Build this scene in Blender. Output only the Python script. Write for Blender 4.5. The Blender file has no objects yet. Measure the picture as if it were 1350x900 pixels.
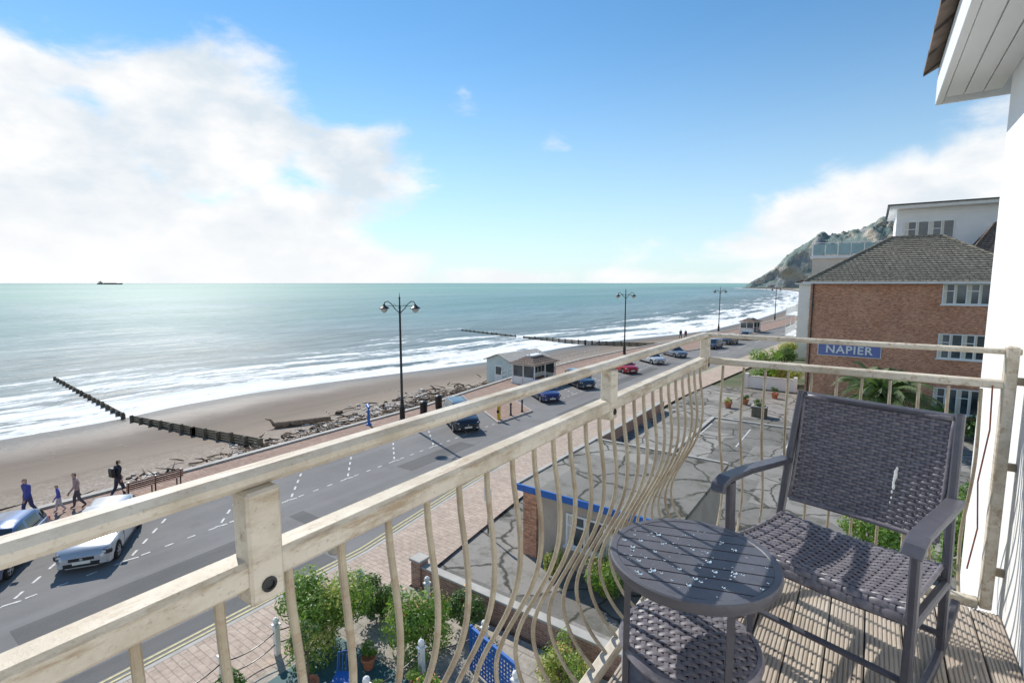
import bpy, math, random
from mathutils import Vector, Matrix, noise as mnoise
random.seed(7)
R=random.random
def U(a,b): return a+(b-a)*random.random()
rad=math.radians
scene=bpy.context.scene
H=10.2           # eye height above the road
DZ=H-1.353       # deck level

# ---------------------------------------------------------------- materials
def newmat(name):
    m=bpy.data.materials.new(name); m.use_nodes=True
    nt=m.node_tree; b=nt.nodes['Principled BSDF']
    return m,nt,b
def L(nt,a,b): nt.links.new(a,b)
def math_(nt,op,a,b=None,clamp=False):
    n=nt.nodes.new('ShaderNodeMath'); n.operation=op; n.use_clamp=clamp
    for i,x in enumerate((a,b)):
        if x is None: continue
        if isinstance(x,(int,float)): n.inputs[i].default_value=x
        else: L(nt,x,n.inputs[i])
    return n.outputs[0]
def mapr(nt,x,a,b,c=0,d=1,smooth=False):
    n=nt.nodes.new('ShaderNodeMapRange'); n.clamp=True
    if smooth: n.interpolation_type='SMOOTHSTEP'
    L(nt,x,n.inputs[0])
    for i,v in zip((1,2,3,4),(a,b,c,d)): n.inputs[i].default_value=v
    return n.outputs[0]
def mix(nt,f,a,b,mode='MIX'):
    n=nt.nodes.new('ShaderNodeMix'); n.data_type='RGBA'; n.blend_type=mode
    for s,x in ((0,f),(6,a),(7,b)):
        if isinstance(x,(int,float)): n.inputs[s].default_value=x
        elif isinstance(x,(tuple,list)): n.inputs[s].default_value=(*x[:3],1)
        else: L(nt,x,n.inputs[s])
    return n.outputs[2]
def noise(nt,vec,scale,detail=4,rough=.55,dist=0):
    n=nt.nodes.new('ShaderNodeTexNoise'); n.inputs['Scale'].default_value=scale
    n.inputs['Detail'].default_value=detail; n.inputs['Roughness'].default_value=rough; n.inputs['Distortion'].default_value=dist
    if vec is not None: L(nt,vec,n.inputs['Vector'])
    return n.outputs['Fac']
def geo_pos(nt): return nt.nodes.new('ShaderNodeNewGeometry').outputs['Position']
def objco(nt): return nt.nodes.new('ShaderNodeTexCoord').outputs['Object']
def mapping(nt,vec,scale=(1,1,1),rot=(0,0,0),loc=(0,0,0)):
    n=nt.nodes.new('ShaderNodeMapping'); L(nt,vec,n.inputs[0])
    n.inputs['Scale'].default_value=scale; n.inputs['Rotation'].default_value=rot; n.inputs['Location'].default_value=loc
    return n.outputs[0]
def bump(nt,b,h,strength=.3,dist=.01):
    n=nt.nodes.new('ShaderNodeBump'); n.inputs['Strength'].default_value=strength; n.inputs['Distance'].default_value=dist
    L(nt,h,n.inputs['Height']); L(nt,n.outputs[0],b.inputs['Normal'])
def simple(name,col,rough=.6,var=.15,scale=3.,metal=0,bmp=0,col2=None,spec=None,coat=0,bscale=None):
    m,nt,b=newmat(name)
    v=objco(nt)
    n=noise(nt,v,scale,6)
    c2=col2 if col2 else tuple(c*(1-var*2) for c in col)
    f=mapr(nt,n,.35,.68)
    L(nt,mix(nt,f,col,c2),b.inputs['Base Color'])
    b.inputs['Roughness'].default_value=rough; b.inputs['Metallic'].default_value=metal
    if spec is not None: b.inputs['Specular IOR Level'].default_value=spec
    if coat: b.inputs['Coat Weight'].default_value=coat; b.inputs['Coat Roughness'].default_value=.05
    if bmp: bump(nt,b,noise(nt,v,bscale or scale*8,5),bmp,.01)
    return m
def bricktex(nt,vec,c1,c2,mort,scale,bw=.5,rh=.25,ms=.02,off=.5):
    n=nt.nodes.new('ShaderNodeTexBrick'); L(nt,vec,n.inputs['Vector'])
    for k,v in (('Color1',c1),('Color2',c2),('Mortar',mort)): n.inputs[k].default_value=(*v,1)
    n.inputs['Scale'].default_value=scale; n.inputs['Brick Width'].default_value=bw; n.inputs['Row Height'].default_value=rh
    n.inputs['Mortar Size'].default_value=ms; n.offset=off
    return n
def wallvec(nt,kz=1.):
    p=geo_pos(nt); s=nt.nodes.new('ShaderNodeSeparateXYZ'); L(nt,p,s.inputs[0])
    c=nt.nodes.new('ShaderNodeCombineXYZ'); L(nt,math_(nt,'ADD',s.outputs[0],s.outputs[1]),c.inputs[0])
    L(nt,math_(nt,'MULTIPLY',s.outputs[2],kz),c.inputs[1]); return c.outputs[0]
def brickmat(name,c1,c2,mort,bw=.225,rh=.075,ms=.008,kz=1.,floor=False,rough=.85,bs=.5,blot=.35):
    m,nt,b=newmat(name)
    v=geo_pos(nt) if floor else wallvec(nt,kz)
    t=bricktex(nt,v,c1,c2,mort,1.,bw,rh,ms)
    n=noise(nt,geo_pos(nt),.5,8,.65); n2=noise(nt,mapping(nt,geo_pos(nt),(4.4,4.4,13)),1,2,.8)
    c=mix(nt,mapr(nt,n,.35,.65,0,.45),t.outputs['Color'],tuple(x*.65 for x in c1))
    c=mix(nt,mapr(nt,n2,.52,.66,0,blot),c,tuple(min(1,x*1.5) for x in c2))
    c=mix(nt,mapr(nt,n2,.47,.32,0,blot*1.4),c,tuple(x*.4 for x in c1))
    L(nt,c,b.inputs['Base Color']); b.inputs['Roughness'].default_value=rough; b.inputs['Specular IOR Level'].default_value=.2
    bump(nt,b,math_(nt,'MULTIPLY',t.outputs['Fac'],-1.),bs,.01)
    return m

M={}
def asphalt(name,base,patch,cr=0):
    m,nt,b=newmat(name); p=geo_pos(nt)
    n=noise(nt,p,.25,8,.6); f=noise(nt,p,60,2)
    c=mix(nt,mapr(nt,n,.35,.65),base,patch)
    c=mix(nt,mapr(nt,f,.4,.8,0,.5),c,tuple(x*1.6 for x in base))
    tr=noise(nt,mapping(nt,p,(1.1,.03,1)),1.,4)
    c=mix(nt,mapr(nt,tr,.45,.7,0,.4),c,tuple(x*1.35 for x in base))
    if cr:
        nz=nt.nodes.new('ShaderNodeTexNoise'); nz.inputs['Scale'].default_value=.9; nz.inputs['Detail'].default_value=6; L(nt,p,nz.inputs['Vector'])
        v2=nt.nodes.new('ShaderNodeTexVoronoi'); v2.inputs['Scale'].default_value=.2; v2.distance='CHEBYCHEV'
        L(nt,p,v2.inputs['Vector']); sp=nt.nodes.new('ShaderNodeSeparateColor'); L(nt,v2.outputs['Color'],sp.inputs[0])
        c=mix(nt,mapr(nt,sp.outputs[0],.2,.9,0,.8),c,tuple(x*1.7 for x in base))
        c=mix(nt,mapr(nt,noise(nt,p,1.1,8,.78),.5,.66,0,.65),c,(.08,.085,.055))
        v=nt.nodes.new('ShaderNodeTexVoronoi'); v.feature='DISTANCE_TO_EDGE'; v.inputs['Scale'].default_value=.36
        L(nt,mix(nt,1.2,p,nz.outputs['Color'],'ADD'),v.inputs['Vector'])
        c=mix(nt,math_(nt,'MULTIPLY',mapr(nt,v.outputs['Distance'],.006,.03,.9,0),mapr(nt,n,.32,.4)),c,(.04,.042,.03))
    else:
        sl=noise(nt,mapping(nt,p,(.9,.5,1)),1.,9,.75)
        c=mix(nt,mapr(nt,sl,.56,.66,0,.35),c,tuple(x*.6 for x in base))
    L(nt,c,b.inputs['Base Color']); b.inputs['Roughness'].default_value=.9; b.inputs['Specular IOR Level'].default_value=.25
    bump(nt,b,f,.35,.01); return m
M['road']=asphalt('road_asphalt',(.205,.2,.195),(.15,.147,.145))
M['patch']=asphalt('road_repair_asphalt',(.14,.137,.134),(.1,.1,.098))
M['yard']=asphalt('yard_asphalt',(.2,.19,.175),(.13,.125,.115),1)
M['roofbit']=asphalt('flat_roof_felt',(.2,.19,.17),(.13,.125,.115),1)
M['pave_far']=brickmat('promenade_paving',(.33,.22,.175),(.4,.29,.23),(.24,.18,.15),.4,.2,.01,floor=True,blot=.2)
M['pave_near']=brickmat('pavement_paving',(.48,.38,.31),(.54,.44,.36),(.33,.27,.22),.4,.2,.012,floor=True,blot=.2)
M['patio']=brickmat('patio_paving',(.36,.33,.29),(.42,.38,.33),(.2,.18,.16),.6,.6,.015,floor=True,blot=.25)
M['kerb']=simple('kerb_stone',(.46,.44,.4),.8,.12,2,bmp=.2)
M['linew']=simple('line_paint',(.7,.7,.68),.7,.08,9,col2=(.36,.36,.35))
M['liney']=simple('yellow_line_paint',(.6,.52,.25),.7,.1,9,col2=(.4,.36,.2))
M['brick']=brickmat('red_brick',(.52,.22,.125),(.66,.33,.2),(.56,.46,.38),.225,.075,.009,blot=.5)
M['brick_low']=brickmat('wall_brick',(.34,.17,.12),(.46,.27,.2),(.44,.4,.36),.225,.075,.012)
M['rooft']=brickmat('roof_tiles',(.3,.27,.215),(.38,.345,.28),(.1,.09,.07),.33,.16,.03,rough=.9,bs=1,blot=.45)
M['roofd']=brickmat('roof_tiles_dark',(.2,.155,.13),(.27,.21,.17),(.06,.05,.045),.33,.16,.03,rough=.9,bs=1,blot=.4)
M['white']=simple('white_render',(.8,.8,.79),.75,.03,1.2,bmp=.15,bscale=60)
M['whitep']=simple('white_paint',(.8,.81,.8),.45,.03,2)
M['cream']=simple('cream_render',(.68,.64,.55),.8,.06,.8,bmp=.1)
M['beige']=simple('beige_render',(.5,.43,.36),.85,.12,1.2,bmp=.2)
M['dark']=simple('dark_paint',(.02,.021,.024),.4,.1)
M['lampm']=simple('lamp_paint',(.018,.02,.022),.35,.1,5)
M['glassd']=simple('window_glass',(.09,.12,.14),.06,.35,.7,spec=.9)
M['glassl']=simple('lantern_glass',(.55,.57,.55),.15,.1,4)
M['blue']=simple('blue_paint',(.03,.15,.5),.45,.12,3)
M['bluesign']=simple('sign_blue',(.16,.2,.45),.5,.05)
M['wood']=simple('dark_timber',(.1,.085,.065),.9,.25,2.5,bmp=.5,col2=(.19,.17,.12))
M['benchw']=simple('bench_timber',(.26,.11,.07),.6,.2,6)
M['drift']=simple('driftwood',(.33,.24,.17),.9,.25,5,bmp=.5,col2=(.15,.11,.08))
M['weed']=simple('seaweed',(.09,.065,.045),.9,.25,5)
M['stone']=simple('shingle_stone',(.66,.61,.55),.9,.3,1.5,col2=(.36,.31,.26))
M['terr']=simple('terrace_decking',(.03,.1,.11),.7,.2,1.5,col2=(.06,.14,.15))
M['terra']=simple('terracotta',(.5,.19,.1),.8,.15,8)
M['bark']=simple('bark',(.16,.12,.085),.9,.25,9,bmp=.5)
M['yellow']=simple('yellow_paint',(.75,.5,.05),.4,.1)
M['glassb']=simple('balcony_glass',(.3,.45,.47),.08,.1,1)
M['soil']=simple('soil',(.14,.13,.08),.95,.25,.4,bmp=.5,col2=(.07,.1,.04))
M['cord']=simple('old_cord',(.3,.09,.06),.8,.2,20)
def leafmat(name,a,b_,s=1.3):
    m,nt,b=newmat(name); p=geo_pos(nt)
    n=noise(nt,p,s,3); n2=noise(nt,p,26,1)
    c=mix(nt,mapr(nt,n,.35,.65),a,b_); c=mix(nt,mapr(nt,n2,.4,.7,0,.5),c,tuple(x*1.6 for x in b_))
    L(nt,c,b.inputs['Base Color']); b.inputs['Roughness'].default_value=.55
    tr=nt.nodes.new('ShaderNodeBsdfTranslucent'); L(nt,mix(nt,1.,c,(1.3,1.5,.6),'MULTIPLY'),tr.inputs[0])
    ms=nt.nodes.new('ShaderNodeMixShader'); ms.inputs[0].default_value=.35; L(nt,b.outputs[0],ms.inputs[1]); L(nt,tr.outputs[0],ms.inputs[2])
    L(nt,ms.outputs[0],nt.nodes['Material Output'].inputs[0]); return m
M['leaf']=leafmat('leaves',(.07,.16,.025),(.2,.3,.06))
M['leafd']=leafmat('leaves_dark',(.045,.095,.03),(.1,.17,.05))
M['leafy']=leafmat('leaves_yellow',(.24,.27,.07),(.42,.42,.14))
M['palm']=leafmat('palm_fronds',(.07,.12,.05),(.15,.2,.08))
M['flower']=simple('flower_petals',(.75,.12,.18),.6,.1,30,col2=(.85,.6,.1))
def railmat(name,base,stain,lo=.45):
    m,nt,b=newmat(name); v=objco(nt)
    n=noise(nt,v,6,9,.68); s=noise(nt,v,110,4,.7); d=noise(nt,mapping(nt,v,(3,3,14)),2.5,5); e=noise(nt,mapping(nt,v,(34,7,34)),1,6,.72); r=noise(nt,mapping(nt,v,(9,5,9)),1,9,.75)
    c=mix(nt,mapr(nt,n,lo,.66),base,stain)
    c=mix(nt,mapr(nt,s,.58,.7,0,.5),c,(.24,.2,.15))
    c=mix(nt,mapr(nt,e,.53,.66,0,.8),c,(.34,.25,.16))
    c=mix(nt,mapr(nt,d,.52,.8,0,.6),c,(.34,.28,.2))
    c=mix(nt,mapr(nt,r,.62,.68,0,.75),c,(.26,.13,.06))
    L(nt,c,b.inputs['Base Color']); b.inputs['Roughness'].default_value=.55; b.inputs['Specular IOR Level'].default_value=.3
    bump(nt,b,math_(nt,'ADD',s,r),.35,.002); return m
M['rail']=railmat('rail_paint',(.62,.57,.48),(.44,.38,.29))
M['bal']=railmat('baluster_paint',(.46,.4,.3),(.3,.24,.17),.42)
def deckmat():
    m,nt,b=newmat('deck_timber'); p=geo_pos(nt)
    g=noise(nt,mapping(nt,p,(60,2.2,60)),1,6,.6); w=noise(nt,p,3.2,5); pl=noise(nt,mapping(nt,p,(8,.25,1)),1,0)
    c=mix(nt,mapr(nt,g,.3,.7),(.5,.43,.35),(.25,.205,.165))
    c=mix(nt,mapr(nt,w,.42,.7,0,.6),c,(.53,.49,.43))
    c=mix(nt,mapr(nt,pl,.4,.6,0,.35),c,(.3,.25,.21))
    L(nt,c,b.inputs['Base Color']); b.inputs['Roughness'].default_value=.75
    bump(nt,b,g,.4,.003); return m
M['deck']=deckmat()
def wick(name,a,b_):
    m,nt,b=newmat(name); v=objco(nt); n=noise(nt,v,40,3); n2=noise(nt,v,260,2)
    c=mix(nt,mapr(nt,n,.35,.65),a,b_); c=mix(nt,mapr(nt,n2,.55,.75,0,.5),c,tuple(x*1.6 for x in b_))
    L(nt,c,b.inputs['Base Color']); b.inputs['Roughness'].default_value=.4; return m
M['wick']=wick('wicker_strands',(.115,.105,.125),(.18,.168,.19))
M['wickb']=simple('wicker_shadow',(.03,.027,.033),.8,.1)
M['frame']=simple('chair_metal',(.085,.085,.105),.38,.1,30,bmp=.05)
M['table']=simple('table_slats',(.1,.1,.118),.4,.12,14,bmp=.08)
m,nt,b=newmat('water_drops'); b.inputs['Base Color'].default_value=(.8,.85,.9,1); b.inputs['Transmission Weight'].default_value=1; b.inputs['Roughness'].default_value=.02; b.inputs['IOR'].default_value=1.33; M['drop']=m
M['splat']=simple('bird_dropping',(.8,.8,.78),.7,.05)
M['tyre']=simple('tyre',(.02,.02,.02),.85,.1)
M['rim']=simple('rim',(.5,.51,.53),.3,.1,metal=.8)
M['carglass']=simple('car_glass',(.02,.025,.03),.04,.1,spec=.9)
M['lightg']=simple('headlight',(.55,.58,.6),.1,.1,spec=.8)
M['redl']=simple('taillight',(.4,.01,.01),.15,.1)
M['plate']=simple('number_plate',(.75,.75,.7),.5,.03)
M['platey']=simple('number_plate_rear',(.75,.6,.1),.5,.03)
M['hutb']=simple('pale_blue_boards',(.58,.68,.68),.6,.06,2)

# ---------------------------------------------------------------- mesh builder
class B:
    def __init__(s): s.v=[]; s.f=[]; s.m=[]; s.mats=[]
    def mi(s,k):
        if k not in s.mats: s.mats.append(k)
        return s.mats.index(k)
    def add(s,vs,fs,k,T=None):
        o=len(s.v)
        s.v+= [tuple(T@Vector(p)) if T else tuple(p) for p in vs]
        i=s.mi(k)
        for f in fs: s.f.append(tuple(o+a for a in f)); s.m.append(i)
    def box(s,x0,x1,y0,y1,z0,z1,k,T=None,bev=0):
        if bev<=0:
            vs=[(x0,y0,z0),(x1,y0,z0),(x1,y1,z0),(x0,y1,z0),(x0,y0,z1),(x1,y0,z1),(x1,y1,z1),(x0,y1,z1)]
            s.add(vs,[(0,3,2,1),(4,5,6,7),(0,1,5,4),(1,2,6,5),(2,3,7,6),(3,0,4,7)],k,T); return
        c=bev; vs=[];
        for X,sx in((x0,1),(x1,-1)):
            for Y,sy in((y0,1),(y1,-1)):
                for Z,sz in((z0,1),(z1,-1)):
                    vs+=[(X,Y+sy*c,Z+sz*c),(X+sx*c,Y,Z+sz*c),(X+sx*c,Y+sy*c,Z)]
        def i(a,b_,c_,w): return ((a*2+b_)*2+c_)*3+w
        fs=[]
        for a in(0,1): 
            q=[i(a,0,0,0),i(a,1,0,0),i(a,1,1,0),i(a,0,1,0)]; fs.append(q if a else q[::-1])
            q=[i(0,a,0,1),i(1,a,0,1),i(1,a,1,1),i(0,a,1,1)]; fs.append(q[::-1] if a else q)
            q=[i(0,0,a,2),i(1,0,a,2),i(1,1,a,2),i(0,1,a,2)]; fs.append(q if a else q[::-1])
        for a in(0,1):
            for c_ in(0,1):
                fs.append([i(a,c_,0,0),i(a,c_,1,0),i(a,c_,1,1),i(a,c_,0,1)])
                fs.append([i(a,0,c_,0),i(a,1,c_,0),i(a,1,c_,2),i(a,0,c_,2)])
                fs.append([i(0,a,c_,1),i(1,a,c_,1),i(1,a,c_,2),i(0,a,c_,2)])
                for d in(0,1): fs.append([i(a,c_,d,0),i(a,c_,d,1),i(a,c_,d,2)])
        s.add(vs,fs,k,T)
    def tube(s,pts,r,k,n=8,T=None,cap=True,sx=1,up=None):
        pts=[Vector(p) for p in pts]; rs=r if isinstance(r,(list,tuple)) else [r]*len(pts)
        vs=[];fs=[]; 
        ref=Vector(up) if up else None; prev=None
        for i,p in enumerate(pts):
            t=(pts[min(i+1,len(pts)-1)]-pts[max(i-1,0)]).normalized()
            if ref is not None: a=ref
            else:
                a=prev if prev is not None else (Vector((0,0,1)) if abs(t.z)<.9 else Vector((1,0,0)))
            a=(a-t*a.dot(t)).normalized(); prev=a; b_=t.cross(a)
            for j in range(n):
                q=2*math.pi*(j+.5)/n
                vs.append(p+a*math.cos(q)*rs[i]+b_*math.sin(q)*rs[i]*sx)
        for i in range(len(pts)-1):
            for j in range(n):
                fs.append((i*n+j,i*n+(j+1)%n,(i+1)*n+(j+1)%n,(i+1)*n+j))
        if cap: fs.append(tuple(range(n))[::-1]); fs.append(tuple((len(pts)-1)*n+j for j in range(n)))
        s.add(vs,fs,k,T)
    def flat(s,pts,w,th,k,side=(0,1,0),T=None):
        pts=[Vector(p) for p in pts]; vs=[];fs=[]
        for i,p in enumerate(pts):
            t=(pts[min(i+1,len(pts)-1)]-pts[max(i-1,0)]).normalized()
            a=Vector(side); a=(a-t*a.dot(t)).normalized(); b_=t.cross(a)
            c=min(w,th)*.22
            for u,v,du,dv in((-1,-1,1,0),(1,-1,-1,0),(1,-1,0,1),(1,1,0,-1),(1,1,-1,0),(-1,1,1,0),(-1,1,0,-1),(-1,-1,0,1)): vs.append(p+a*(u*w/2+du*c)+b_*(v*th/2+dv*c))
        for i in range(len(pts)-1):
            for j in range(8): fs.append((i*8+j,i*8+(j+1)%8,(i+1)*8+(j+1)%8,(i+1)*8+j))
        fs+= [tuple(range(8))[::-1],tuple(len(vs)-8+j for j in range(8))]
        s.add(vs,fs,k,T)
    def lathe(s,prof,k,n=16,T=None,c=(0,0,0),cap=True):
        vs=[];fs=[]
        for r,z in prof:
            for j in range(n):
                q=2*math.pi*j/n; vs.append((c[0]+r*math.cos(q),c[1]+r*math.sin(q),c[2]+z))
        for i in range(len(prof)-1):
            for j in range(n): fs.append((i*n+j,i*n+(j+1)%n,(i+1)*n+(j+1)%n,(i+1)*n+j))
        if cap: fs.append(tuple(range(n))[::-1]); fs.append(tuple((len(prof)-1)*n+j for j in range(n)))
        s.add(vs,fs,k,T)
    def obj(s,name,parent=None,smooth=False,T=None):
        me=bpy.data.meshes.new(name); me.from_pydata([tuple(v) for v in s.v],[],s.f)
        for k in s.mats: me.materials.append(M[k] if isinstance(k,str) else k)
        me.polygons.foreach_set('material_index',s.m)
        if smooth: me.polygons.foreach_set('use_smooth',[True]*len(me.polygons))
        me.update()
        o=bpy.data.objects.new(name,me); scene.collection.objects.link(o)
        if smooth=='auto':
            try: me.set_sharp_from_angle(angle=rad(38))
            except Exception: pass
        if T: o.matrix_world=T
        if parent: o.parent=parent
        return o
def empty(name,T=None):
    o=bpy.data.objects.new(name,None); scene.collection.objects.link(o)
    if T: o.matrix_world=T
    return o
def TR(x,y,z,rz=0,s=1): return Matrix.Translation((x,y,z))@Matrix.Rotation(rad(rz),4,'Z')@Matrix.Scale(s,4)
def interp(tab,y):
    if y<=tab[0][0]: return tab[0][1]
    for (a,b_),(c,d) in zip(tab,tab[1:]):
        if y<=c: return b_+(d-b_)*(y-a)/(c-a)
    return tab[-1][1]
def strip(bb,fa,fb,ys,z,k):
    vs=[];fs=[]
    for y in ys: vs+=[(fa(y),y,z),(fb(y),y,z)]
    for i in range(len(ys)-1): fs.append((i*2,i*2+1,i*2+3,i*2+2))
    bb.add(vs,fs,k)

# ---------------------------------------------------------------- layout tables (Y -> X)
SH=[(-400,-60),(-60,-58),(9,-58),(17,-57.6),(23,-59),(31,-58.9),(41,-57),(52,-54.3),(65,-51),(89,-50),(104,-47.3),(125,-40.6),(143,-36),(200,-33),(299,-34),(437,-40),(700,-62),(1000,-110),(1200,-170),(1340,-258),(1500,-262)]
PE=[(-400,-31),(4,-30.2),(12,-29.8),(30,-29.8),(38,-30.6),(45,-31.2),(60,-31.2),(72,-30.2),(97,-27),(125,-23.6),(160,-20.5),(220,-19),(300,-20),(437,-27),(700,-48),(1000,-92),(1200,-140),(1340,-235),(1500,-240)]
FK=[(-400,-28.5),(4,-27.6),(12,-27.3),(24,-27.0),(34,-26.8),(36,-26.2),(60,-25.8),(74,-24.6),(79,-21.6),(113,-18.6),(160,-14.5),(220,-12),(300,-13),(437,-20)]
NK=[(-400,-15),(12,-15.1),(19,-16),(26,-16.6),(45,-16.4),(82,-13.1),(113,-10.5),(160,-7),(220,-5),(300,-6),(437,-12)]
sh=lambda y:interp(SH,y); pe=lambda y:interp(PE,y); fk=lambda y:interp(FK,y); nk=lambda y:interp(NK,y)
YS=[-400,-200,-100,-60,-40,-20,-10]+[i*2 for i in range(-4,82)]+[170,185,200,220,240,270,300,340,380,437,500,600,700,800,900,1000,1200,1340]
SEA=-2.6
g=B(); vs=[];fs=[]
YG=YS+[1500,4000]
for y in YG: vs+=[(pe(y)+.15,y,-.03),(3000,y,-.03)]
for i in range(len(YG)-1): fs.append((i*2,i*2+1,i*2+3,i*2+2))
g.add(vs,fs,'soil'); g.obj('ground')
YR=[y for y in YS if y<=437]
r=B(); strip(r,lambda y:fk(y)-.02,lambda y:nk(y)+.02,YR,0,'road')
for x0,x1,y0,y1 in((-20.2,-18.9,3,9.5),(-18.4,-17.2,14,26),(-21.2,-20.0,19,24.5),(-19.6,-18.2,34,41),(-16.4,-15.7,2,11),(-20.4,-17.9,12.0,12.7),(-21.4,-20.4,48,60)):
    r.box(x0,x1,y0,y1,.0005,.004,'patch')
r.obj('road')
p=B(); strip(p,lambda y:pe(y)+.3,lambda y:fk(y)-.14,YR,.12,'pave_far')
IS=[(-21.8,29.4),(-21.6,33.6),(-26.65,37.2),(-27.0,33)]
p.add([(x,y,.124) for x,y in IS],[(0,1,2,3)],'pave_far')
p.obj('promenade_pavement')
p=B(); strip(p,lambda y:nk(y)+.14,lambda y:nk(y)+3.0,YR,.12,'pave_near'); p.obj('pavement')
def kerb(fa,fb):
    b_=B(); vs=[];fs=[]
    for y in YR: vs+=[(fa(y),y,-.02),(fa(y),y,.125),(fb(y),y,.125),(fb(y),y,-.02)]
    for i in range(len(YR)-1):
        for j in range(3): fs.append((i*4+j,i*4+j+1,i*4+j+5,i*4+j+4))
    b_.add(vs,fs,'kerb'); return b_
b_=kerb(lambda y:fk(y),lambda y:fk(y)-.14)
for (a,c) in ((0,1),(1,2),(3,0)):
    b_.flat([(*IS[a],.06),(*IS[c],.06)],.14,.135,'kerb',(IS[c][1]-IS[a][1],-(IS[c][0]-IS[a][0]),0))
b_.obj('kerb'); kerb(lambda y:nk(y)+.14,lambda y:nk(y)).obj('kerb')
b_=B(); vs=[];fs=[]
for y in YR: vs+=[(pe(y)-.05,y,-3),(pe(y)-.05,y,.22),(pe(y)+.3,y,.22),(pe(y)+.3,y,.0)]
for i in range(len(YR)-1):
    for j in range(3): fs.append((i*4+j,i*4+j+1,i*4+j+5,i*4+j+4))
b_.add(vs,fs,'kerb'); b_.obj('sea_wall')
mk=B()
def dseg(x0,y0,x1,y1,w,k='linew'):
    d=Vector((x1-x0,y1-y0,0)).normalized(); n=Vector((-d.y,d.x,0))*w/2
    a=Vector((x0,y0,.008)); c=Vector((x1,y1,.008)); mk.add([a-n,c-n,c+n,a+n],[(0,1,2,3)],k)
ys=[9.9-3.25*3+3.25*i for i in range(9)]+[38.2+3.3*i for i in range(11)]
for y in ys:
    if 27.5<y<36: continue
    for j in range(6):
        a=.15+j*.95; 
        dseg(-22.1-a*.72,y+a*.62,-22.1-(a+.45)*.72,y+(a+.45)*.62,.09)
    for j in range(4): dseg(-21.95,y+.3+j*.8,-21.95,y+.6+j*.8,.08)
    dseg(-22.0,y-.25,-21.9,y+.2,.09)
for y in range(-30,200,1):
    for dx in (.28,.48): dseg(nk(y)-dx,y,nk(y+1)-dx,y+1,.08,'liney')
for i in range(30):
    y=78+i*9; x=nk(y)*.5+fk(y)*.5; 
    if y<200: dseg(x,y,nk(y+4)*.5+fk(y+4)*.5,y+4,.12)
mk.obj('road_markings')
b_=B()
for x,y in((-16.2,11.4),(-17,25.8),(-18.6,17)):
    b_.lathe([(.32,.005),(.32,.012),(.28,.013),(.001,.013)],'wood',20,c=(x,y,0))
b_.obj('manhole_cover')

# ---------------------------------------------------------------- beach & sea
def attrmesh(name,rows,mat,aname,smooth=True):
    vs=[];fs=[];at=[]
    n=len(rows[0])
    for r_ in rows:
        for (p_,a_) in r_: vs.append(p_); at.append(a_)
    for i in range(len(rows)-1):
        for j in range(n-1): fs.append((i*n+j,i*n+j+1,(i+1)*n+j+1,(i+1)*n+j))
    me=bpy.data.meshes.new(name); me.from_pydata(vs,[],fs)
    a=me.attributes.new(aname,'FLOAT','POINT'); a.data.foreach_set('value',at)
    me.materials.append(mat); me.polygons.foreach_set('use_smooth',[True]*len(me.polygons)); me.update()
    o=bpy.data.objects.new(name,me); scene.collection.objects.link(o); return o
def attr(nt,n_):
    a=nt.nodes.new('ShaderNodeAttribute'); a.attribute_name=n_; return a.outputs['Fac']
m,nt,b=newmat('sand'); p=geo_pos(nt); s=attr(nt,'shore')
n1=noise(nt,p,.12,7,.6); n2=noise(nt,p,1.1,6,.7); n3=noise(nt,p,6,4,.7); nst=noise(nt,mapping(nt,p,(.35,.05,1)),1,5)
c=mix(nt,mapr(nt,n1,.35,.65),(.255,.205,.16),(.31,.255,.205))
sd=math_(nt,'ADD',s,math_(nt,'MULTIPLY',math_(nt,'SUBTRACT',n1,.5),.35))
c=mix(nt,mapr(nt,sd,.35,.7),c,(.175,.145,.12))
c=mix(nt,mapr(nt,sd,.78,.93),c,(.11,.098,.087))
c=mix(nt,mapr(nt,nst,.5,.66,0,.35),c,(.15,.125,.1))
sh_=mapr(nt,math_(nt,'ADD',s,math_(nt,'MULTIPLY',math_(nt,'SUBTRACT',n2,.5),.5)),.1,.38,1,0)
c=mix(nt,sh_,c,mix(nt,mapr(nt,n3,.38,.62),(.54,.48,.42),(.2,.16,.13)))
c=mix(nt,math_(nt,'MULTIPLY',mapr(nt,n2,.62,.7),.35),c,(.42,.37,.32))
L(nt,c,b.inputs['Base Color'])
L(nt,mapr(nt,sd,.6,.95,.95,.3),b.inputs['Roughness']); b.inputs['Specular IOR Level'].default_value=.25
bump(nt,b,math_(nt,'ADD',n2,nst),.4,.15)
rows=[]
YB=[-400,-200,-100,-60]+[i*2 for i in range(-20,80)]+[170,200,240,300,370,437,600,900,1200,1340,1500]
def sandz(t,x,y):
    z=-1.25+(SEA+1.25)*t if t<1 else SEA-(t-1)*3
    return z+ (mnoise.noise(Vector((x*.12,y*.12,0)))*.14+mnoise.noise(Vector((x*.5,y*.5,3)))*.04)*(1 if t<1 else 0)*min(1,3*(1-t) if t<1 else 0)
for y in YB:
    row=[]
    for j in range(0,41):
        t=j/34; x=pe(y)+.1+(sh(y)-pe(y))*t
        row.append(((x,y,sandz(t,x,y)),t))
    rows.append(row)
attrmesh('beach_sand',rows,m,'shore')
m,nt,b=newmat('sea_water'); p=geo_pos(nt); d=attr(nt,'off')
sep=nt.nodes.new('ShaderNodeSeparateXYZ'); L(nt,p,sep.inputs[0])
cv=nt.nodes.new('ShaderNodeCombineXYZ'); L(nt,d,cv.inputs[0]); L(nt,sep.outputs[1],cv.inputs[1])
f1=noise(nt,mapping(nt,cv.outputs[0],(.17,.03,1)),1,8,.64)
f2=noise(nt,mapping(nt,cv.outputs[0],(.9,.35,1)),1,7,.75)
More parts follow.
